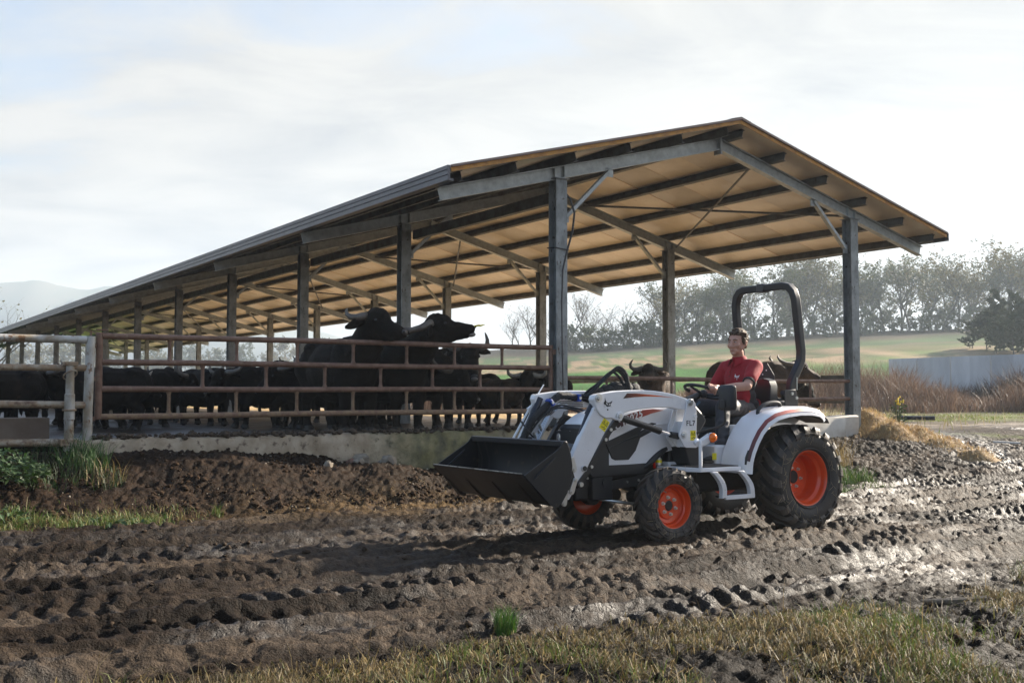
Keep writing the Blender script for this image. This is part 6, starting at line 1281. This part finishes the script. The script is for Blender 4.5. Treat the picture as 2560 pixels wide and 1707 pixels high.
ground_rubble('bank_clods', 3600, lambda n: scatter(n*4, -6.3, 1.2, 9.8, 16.5, lambda x, y: (zones(x, y)[0] > -2.3)*(zones(x, y)[0] < -.25)*sst(.35, .6, fbm(x*2, y*2, 3, 221))), .007, .042, hum_m, 'dark crumbly dung and soil on the bank before the kerb wall', .25)
ground_rubble('foreground_clods', 3000, lambda n: scatter(n*3, -3.2, 6.0, 4.1, 9.5, lambda x, y: sst(-.4, .3, ybound(x)-y)*sst(.45, .62, fbm(x*1.3, y*1.3, 3, 222))*np.where(np.abs(x) < y*.52, 1, 0)), .005, .028, hum_m, 'dark soil clods between the foreground grass', .2)
chip_m = mat('pale_chip', (.42, .36, .28), .8, objvar=.2)
ground_rubble('pale_chips', 420, lambda n: scatter(n*3, -5.0, 0.5, 10.0, 15.5, lambda x, y: (zones(x, y)[0] > -2.6)*(zones(x, y)[0] < -.3)*.5), .004, .014, chip_m, 'pale stone and shell chips lying in the dung bank', .0)
x, y = scatter(9000, -6, 2, 9.3, 15, lambda x, y: np.exp(-((zones(x, y)[0]+2.2)/.6)**2)*np.exp(-((zones(x, y)[1]+2.6)/2.6)**2)); z = H(x, y); n = len(x)
blades('straw_litter', x, y, z+.006, rngv.uniform(.02, .07, n), rngv.uniform(.003, .005, n), 1.5, palette(n, [((.42, .29, .13), 3), ((.30, .19, .08), 3), ((.55, .42, .22), 1)]), 'chopped straw litter strewn along the foot of the bank', droop=.6)
stone_m = mat('broken_concrete', (.30, .26, .20), .9, col2=(.19, .145, .10), nscale=9, bump=.5)
def chunk(label, px, Y, r, seed, mm=stone_m):
    random.seed(seed); x, y, z = at(px, Y); mb = MB(); mb.ell((0, 0, 0), (r, r*.8, r*.75), Matrix.Rotation(seed, 3, 'Z'), 7, .22); o = mb.build('concrete_chunk', mm, None, 0.006, 25); o.location = (x, y, z+r*.35); return tag(o, label, 'rubble', 'rubble below the kerb wall')
for a_ in (('largest pale concrete lump leaning on the kerb wall left of the moss', 905, 13.7, .13, 3), ('smaller brown concrete lump below the largest one', 900, 13.35, .10, 5), ('flat stone sunk in the bank left of the concrete lumps', 822, 12.9, .085, 8), ('reddish lump at the left side of the largest concrete lump', 880, 13.55, .08, 9, mat('reddish_rubble', (.20, .10, .065), .9, col2=(.12, .07, .05), nscale=8)), ('flat brown slab sunk in the soil before the mossy wall', 970, 13.6, .12, 12)): chunk(*a_)
# weathered stake in the foreground grass
stake_m = mat('weathered_wood', (.22, .17, .12), .85, col2=(.10, .075, .05), nscale=5, bump=.5, bscale=30, stretch=(1, 8, 8))
x0, y0, z0 = at(2290, 6.05); x1, y1, z1 = at(2452, 6.02); m = MB(); m.tube([(x0, y0, z0+.05), ((x0+x1)/2, (y0+y1)/2, (z0+z1)/2+.035), (x1, y1, z1+.035)], [.008, .024, .020], 7); tag(m.build('wooden_stake', stake_m), 'weathered wooden stake lying in the foreground grass at the right', 'stake')
# straw heap behind the rear wheel
straw_heap_m = mat('straw_heap', (.24, .16, .072), .9, col2=(.20, .115, .042), nscale=5, nlo=.4, nhi=.65, bump=.9, bscale=22, col3=(.44, .32, .15), n3=16, lo3=.55, hi3=.7)
def heap_h(c, a):
    b = np.zeros_like(c)
    for (c0, a0, rc, ra, h) in ((7.20, .15, .60, .55, .42), (6.75, -.75, .42, .42, .31), (7.2, -.9, .45, .5, .22), (7.0, -1.6, .38, .5, .15), (6.6, -2.2, .34, .4, .10), (6.25, -2.75, .26, .3, .16), (7.9, .6, .7, .6, .16)): b = np.maximum(b, h*np.exp(-((c-c0)/rc)**2-((a-a0)/ra)**2)*1.25-.03)
    return b
cs_, as_ = np.meshgrid(np.linspace(5.3, 9.2, 140), np.linspace(-3.7, 1.8, 150)); hx = P0.x+AX.x*as_+CX.x*cs_; hy = P0.y+AX.y*as_+CX.y*cs_
hz_ = base_h(hx, hy)+heap_h(cs_, as_)*(.75+.5*fbm(cs_*4, as_*4, 4, 230))+(fbm(cs_*12, as_*12, 3, 231)-.5)*.05-.05
nc = cs_.shape[1]; me = bpy.data.meshes.new('straw_heap'); me.from_pydata(np.stack([hx, hy, hz_], -1).reshape(-1, 3).tolist(), [], [(j*nc+i, j*nc+i+1, (j+1)*nc+i+1, (j+1)*nc+i) for j in range(cs_.shape[0]-1) for i in range(nc-1)]); me.materials.append(straw_heap_m); me.polygons.foreach_set('use_smooth', [True]*len(me.polygons)); tag(link('straw_heap', me), 'low golden straw and dung heap beside the right end post of the shed', 'straw heap')
n0 = 20000; c = rngv.uniform(5.4, 9.0, n0); a = rngv.uniform(-3.5, 1.6, n0); k_ = rngv.random(n0) < np.clip(heap_h(c, a)*5, 0, 1); c, a = c[k_], a[k_]; x = P0.x+AX.x*a+CX.x*c; y = P0.y+AX.y*a+CX.y*c; z = base_h(x, y)+heap_h(c, a)*1.0-.035; n = len(x)
blades('loose_straw', x, y, z, rngv.uniform(.06, .18, n), rngv.uniform(.004, .008, n), 1.5, palette(n, [((.50, .35, .15), 3), ((.36, .22, .08), 3), ((.60, .46, .24), 1)]), 'loose straw stems sticking out of the heap', droop=.5)
for lab, px, Y, n, rad, h0, h1, cs in (('green grass clump between the rear wheel and the end post', 2118, 14.3, 420, .32, .10, .30, GRN+VIV), ('bright green clump right of the rear tyre', 2085, 13.4, 350, .30, .08, .22, VIV+GRN), ('low green clump left of the straw heap', 2175, 13.9, 200, .3, .05, .15, GRN), ('tall dry stalks against the white end wall', 2098, 15.6, 110, .18, .25, .60, DRY[:3])):
    tuft('grass_tuft', lab, px, Y, n, rad, h0, h1, cs, .008, .7)
# field edge on the right: weeds, bushes, reeds
BRN = [((.17, .105, .068), 4), ((.13, .078, .050), 4), ((.24, .16, .105), 2), ((.085, .055, .038), 2)]
def reed_d(x, y): return sst(.30, .55, fbm(x*.35, y*.35, 3, 240))*sst(38, 41, y-2*fbm(x*.4, y*0, 2, 244)*2)*np.where(x > -4, 1, 0)
x, y = scatter(90000, -6, 32, 38.5, 51, reed_d); z = H(x, y); n = len(x); hh = (.70+1.55*sst(.3, .66, fbm(x*.30, y*.30, 3, 241)))*np.where(x < 10.5, .5, 1)
blades('brown_weeds', x, y, z, hh*rngv.uniform(.6, 1.05, n), rngv.uniform(.010, .030, n), .65, palette(n, BRN), 'thick stand of reddish brown dead weeds before the pale wall')
x, y = scatter(9000, 6.3, 16, 22, 30, lambda x, y: sst(.42, .58, fbm(x*.6, y*.6, 3, 242))*.7*np.where((x > .275*y) & (x < .36*y), 1, .06*np.where(x > .275*y, 1, 0))); z = H(x, y); n = len(x)
blades('pale_weeds', x, y, z, rngv.uniform(.15, .6, n), rngv.uniform(.008, .018, n), .8, palette(n, [((.40, .33, .20), 3), ((.30, .24, .13), 2), ((.20, .21, .06), 2)]), 'pale seeded dry weeds on the field edge right of the shed')
x, y = scatter(26000, 6, 24, 19, 44, lambda x, y: np.clip(np.exp(-((y-20.2)/.6)**2)+np.exp(-((y-34.5)/5.5)**4), 0, 1)*sst(.38, .55, fbm(x*.6, y*.6, 3, 243))*np.where(x > .28*y, 1, 0)); z = H(x, y); n = len(x)
blades('field_grass', x, y, z, rngv.uniform(.03, .10, n), rngv.uniform(.010, .022, n), 1.1, palette(n, [((.15, .19, .03), 3), ((.23, .24, .06), 2), ((.32, .27, .10), 1)]), 'short yellow green grass in strips beyond the wet track')
flo_m = mat('yellow_blossom', (.80, .58, .02), .6)
m = MB(); x0, y0, z0 = at(2245, 23.5); st_m = mat('weed_stem', (.10, .13, .04), .7, col2=(.16, .17, .05), nscale=5); pl = thing('flowering_weed', 'single yellow flowering weed standing right of the straw heap', 'weed', (x0, y0, z0))
for i in range(7): a = i*.9; m.tube([(0, 0, 0), (.04*math.cos(a), .04*math.sin(a), .28), (.10*math.cos(a), .10*math.sin(a), .50+.03*i)], .009, 5)
m.build('stem', st_m, pl); m = MB(); random.seed(3)
for i in range(90): z_ = random.uniform(.05, .5); a = random.uniform(0, 6.28); r = .03+.10*random.random(); u = Vector((math.cos(a), math.sin(a), .4)); m.add([(r*math.cos(a), r*math.sin(a), z_), (r*math.cos(a)+.07*math.cos(a+.5), r*math.sin(a)+.07*math.sin(a+.5), z_+.03), (r*math.cos(a)+.10*math.cos(a), r*math.sin(a)+.10*math.sin(a), z_+.02), (r*math.cos(a)+.07*math.cos(a-.5), r*math.sin(a)+.07*math.sin(a-.5), z_+.03)], [(0, 1, 2, 3)])
m.build('leaves', leaf_m, pl, flat=True); m = MB()
for i in range(16): a = random.uniform(0, 6.28); r = random.uniform(0, .13); m.ell((r*math.cos(a), r*math.sin(a), .58+random.uniform(-.08, .10)), .022, None, 6)
m.build('blossom', flo_m, pl)
m = MB(); x0, y0, z0 = at(2225, 29.0); x1, y1, z1 = at(2335, 28.6); m.tube([(x0, y0, z0+.12), (x1, y1, z1+.12)], .06, 8); tag(m.build('plastic_pipe', MATS['black_cable']), 'black plastic pipe lying at the edge of the weeds', 'pipe')
m = MB(); x0, y0, z0 = at(2478, 19.0); x1, y1, z1 = at(2545, 18.9); m.beam((x0, y0, z0+.05), (x1, y1, z1+.05), .12, .03); tag(m.build('white_board', mat('pale_board', (.6, .58, .54), .6)), 'pale board lying on the grass strip at the right edge', 'board')
# grey panel wall behind the weeds
pan_m = mat('pale_wall_panel', (.55, .56, .57), .75, col2=(.44, .45, .46), nscale=1.2, objvar=.12, stretch=(1, 1, .3))
wl = thing('panel_wall', 'long pale grey concrete panel wall behind the brown weeds', 'wall', (0, 0, 0))
wp0, wp1 = Vector((19.6, 55.0)), Vector((25.5, 45.0)); dirw = (wp1-wp0).normalized(); s_ = 0; i = 0
while s_ < 17:
    w_ = .85+.055*i; a_, b_ = wp0+dirw*s_, wp0+dirw*(s_+w_-.03); off = Vector((dirw.y, -dirw.x))*(.05 if i % 2 else 0); m = MB(); m.beam((a_.x+off.x, a_.y+off.y, 1.75), (b_.x+off.x, b_.y+off.y, 1.75), .12, 2.72); m.build('wall_panel', pan_m, wl); s_ += w_; i += 1
# trees -----------------------------------------------------
bark = mat('grey_bark', (.065, .055, .045), .9, col2=(.10, .09, .075), nscale=2)
leafA = mat('autumn_leaves', (.12, .115, .045), .7, col2=(.17, .13, .05), nscale=.35, objvar=.25, trans=.3); leafB = mat('dull_green_leaves', (.075, .095, .045), .7, col2=(.12, .12, .05), nscale=.4, objvar=.25, trans=.25); leafD = mat('dark_green_leaves', (.035, .048, .022), .75, col2=(.06, .06, .025), nscale=.5, objvar=.2, trans=.15)
def tree_meshes(seed, hgt, leafn, lsz, spread, mleaf, bare=False, lowcut=.30):
    rr = random.Random(seed); tips = []; mb = MB()
    def br(p, d, L, r, lev):
        n = 4; pts = [p]; rad = [r]; q = p.copy(); dd = d.copy()
        for i in range(n):
            dd = (dd+Vector((rr.gauss(0, .16), rr.gauss(0, .16), rr.gauss(.05, .08)))).normalized(); q = q+dd*(L/n); pts.append(q.copy()); rad.append(r*(1-.62*(i+1)/n)); 
            if lev >= 1: tips.append((q.copy(), lev))
        mb.tube(pts, rad, 6 if lev == 0 else 4, caps=False)
        if lev < 3:
            k_ = (8 if lev == 0 else 4) if lev < 2 else 3
            for j in range(k_):
                t = rr.uniform(lowcut, 1.0) if lev == 0 else rr.uniform(.3, 1.0); ii = min(int(t*n), n-1); b = pts[ii].lerp(pts[ii+1], t*n-ii); a = rr.uniform(0, 6.28)
                nd = (dd*.55+Vector((math.cos(a), math.sin(a), rr.uniform(-.05, .55)))*spread).normalized(); br(b, nd, L*(rr.uniform(.45, .62) if lev == 0 else rr.uniform(.5, .75)), rad[ii]*.55, lev+1)
    br(Vector((0, 0, -.3)), Vector((rr.gauss(0, .05), rr.gauss(0, .05), 1)).normalized(), hgt*.80, hgt*.020, 0)
    lf = MB()
    for _ in range(leafn):
        p, lv = rr.choice(tips); c = p+Vector((rr.gauss(0, .35), rr.gauss(0, .35), rr.gauss(0, .3)))*hgt*.05; u = Vector((rr.gauss(0, 1), rr.gauss(0, 1), rr.gauss(0, .6))).normalized(); w_ = u.orthogonal().normalized(); k_ = lsz*rr.uniform(.5, 1.3)
        lf.add([c-u*k_, c+w_*k_*.6, c+u*k_, c-w_*k_*.6], [(0, 1, 2, 3)])
    tme = mb.build('trunk', bark); cme = lf.build('crown', mleaf, None, flat=True) if leafn else None
    a = tme.data; b = cme.data if cme else None; bpy.data.objects.remove(tme)
    if cme: bpy.data.objects.remove(cme)
    return a, b
TV = {'oak': [tree_meshes(60+i, 13.5, 1350, .24, .80, (leafA, leafB, leafB)[i], lowcut=.32) for i in range(3)], 'thin': [tree_meshes(80+i, 8.5, 130, .13, .55, leafA, lowcut=.25) for i in range(2)], 'far': [tree_meshes(90+i, 13, 1500, .42, 1.1, (leafB, leafA)[i], lowcut=.15) for i in range(2)], 'dense': [tree_meshes(93, 8.0, 6500, .25, 1.4, leafD, lowcut=.0)], 'shrub': [tree_meshes(99, 3.4, 520, .18, 1.2, leafB, lowcut=.05)]}
rt_ = random.Random(77)
def plant(kind, px, Y, label, group, s=1.0, name='broadleaf_tree', cat='tree'):
    s *= rt_.choice((.68, .76, .82, .90)) if kind == 'oak' else 1.0
    x, y, z = at(px, Y); tm, lm = rt_.choice(TV[kind]); t = thing(name, label, cat, (x, y, z-(.1 if kind != 'dense' else 1.3*s)), rt_.uniform(0, 6.28), group); k_ = s*rt_.uniform(.9, 1.12); t.scale = (k_*rt_.uniform(.9, 1.1), k_*rt_.uniform(.9, 1.1), k_)
    o = bpy.data.objects.new('trunk', tm); COL.objects.link(o); o.parent = t
    if lm: o = bpy.data.objects.new('crown', lm); COL.objects.link(o); o.parent = t
ZN = ((1675, 'just right of the middle shed post'), (1800, 'left of the roll bar'), (1900, 'seen through the left half of the roll bar'), (2010, 'seen through the right half of the roll bar'), (2110, 'between the roll bar and the end post'), (2230, 'right of the end post'), (2340, 'above the left end of the panel wall'), (2450, 'left of the dense dark bushes'), (9999, 'behind the dense dark bushes'))
def zone(px): return [z_ for q_, z_ in ZN if px < q_][0]
for row, (Y, st_) in enumerate(((184, 34), (200, 40), (222, 50))):
    px = 1655+row*9
    while px < 2640: zl = zone(px); plant('oak', px+rt_.uniform(-10, 10), Y+rt_.uniform(-4, 4), ('front row', 'second row', 'third row', 'rear row')[row]+' ridge tree '+zl, 'ridge wood '+zl, 1.0 if px > 1760 else .80); px += st_*rt_.uniform(.75, 1.25)
BL = ('leftmost', 'second', 'third', 'fourth', 'fifth', 'sixth', 'seventh', 'eighth', 'ninth', 'tenth', 'eleventh', 'twelfth')
for i, px in enumerate((1418, 1438, 1462, 1480, 1502, 1522, 1545, 1560, 1580, 1602, 1622, 1640)): plant('thin', px, 186+rt_.uniform(-4, 10), BL[i]+' nearly bare thin tree between the corner post and the ridge wood', 'bare scrub trees', rt_.uniform(.75, 1.1), 'bare_tree')
for i, px in enumerate((1282, 1300, 1325, 1352, 1385)): plant('thin', px, 190+rt_.uniform(-4, 10), BL[i]+' nearly bare thin tree left of the corner post above the gate', 'bare trees beside the corner post', rt_.uniform(.7, 1.0), 'bare_tree')
px = 1400
while px < 1700: zl = 'left part' if px < 1500 else ('middle part' if px < 1600 else 'right part'); plant('shrub', px, 182+rt_.uniform(-3, 6), 'dark shrub in the '+zl+' of the scrub left of the ridge wood', 'scrub shrubs, '+zl, rt_.uniform(.8, 1.35), 'shrub', 'shrub'); px += 12
px = 1640
while px < 2640: zl = zone(px); plant('shrub', px, 180+rt_.uniform(-3, 12), 'dark undergrowth shrub below the ridge trees '+zl, 'undergrowth '+zl, rt_.uniform(.7, 1.35), 'shrub', 'shrub'); px += 15
for px, Y, s_, lab in ((2432, 112, .32, 'small dense dark bush at the left foot of the dark bushes behind the panel wall'), (2468, 110, .44, 'dense dark bush left of centre behind the panel wall'), (2512, 108, .58, 'tall dense dark bush behind the right part of the panel wall'), (2560, 106, .70, 'tallest dense dark bush at the right edge behind the panel wall'), (2610, 104, .74, 'dense dark bush cut off by the right edge'), (2490, 102, .42, 'low dense dark bush in front of the tall dark one'), (2536, 100, .46, 'low dense dark bush in front of the tallest dark one')):
    plant('dense', px, Y, lab, None, s_, 'dense_bush', 'bush')
px = -60
while px < 1010: zl = 'left of the gate' if px < 240 else ('behind the left half of the gate' if px < 600 else ('left of the chin resting buffaloes' if px < 780 else 'hidden in part by the chin resting buffaloes')); plant('far', px, 400+rt_.uniform(-20, 40), 'hazy round tree in the far row, '+zl, 'far trees '+zl, rt_.uniform(.55, 1.05)*(1 if px < 780 else .8)); px += rt_.uniform(16, 34)
plant('thin', -12, 130, 'bare tree with fine twigs at the left edge above the fence', None, 1.5, 'bare_tree')
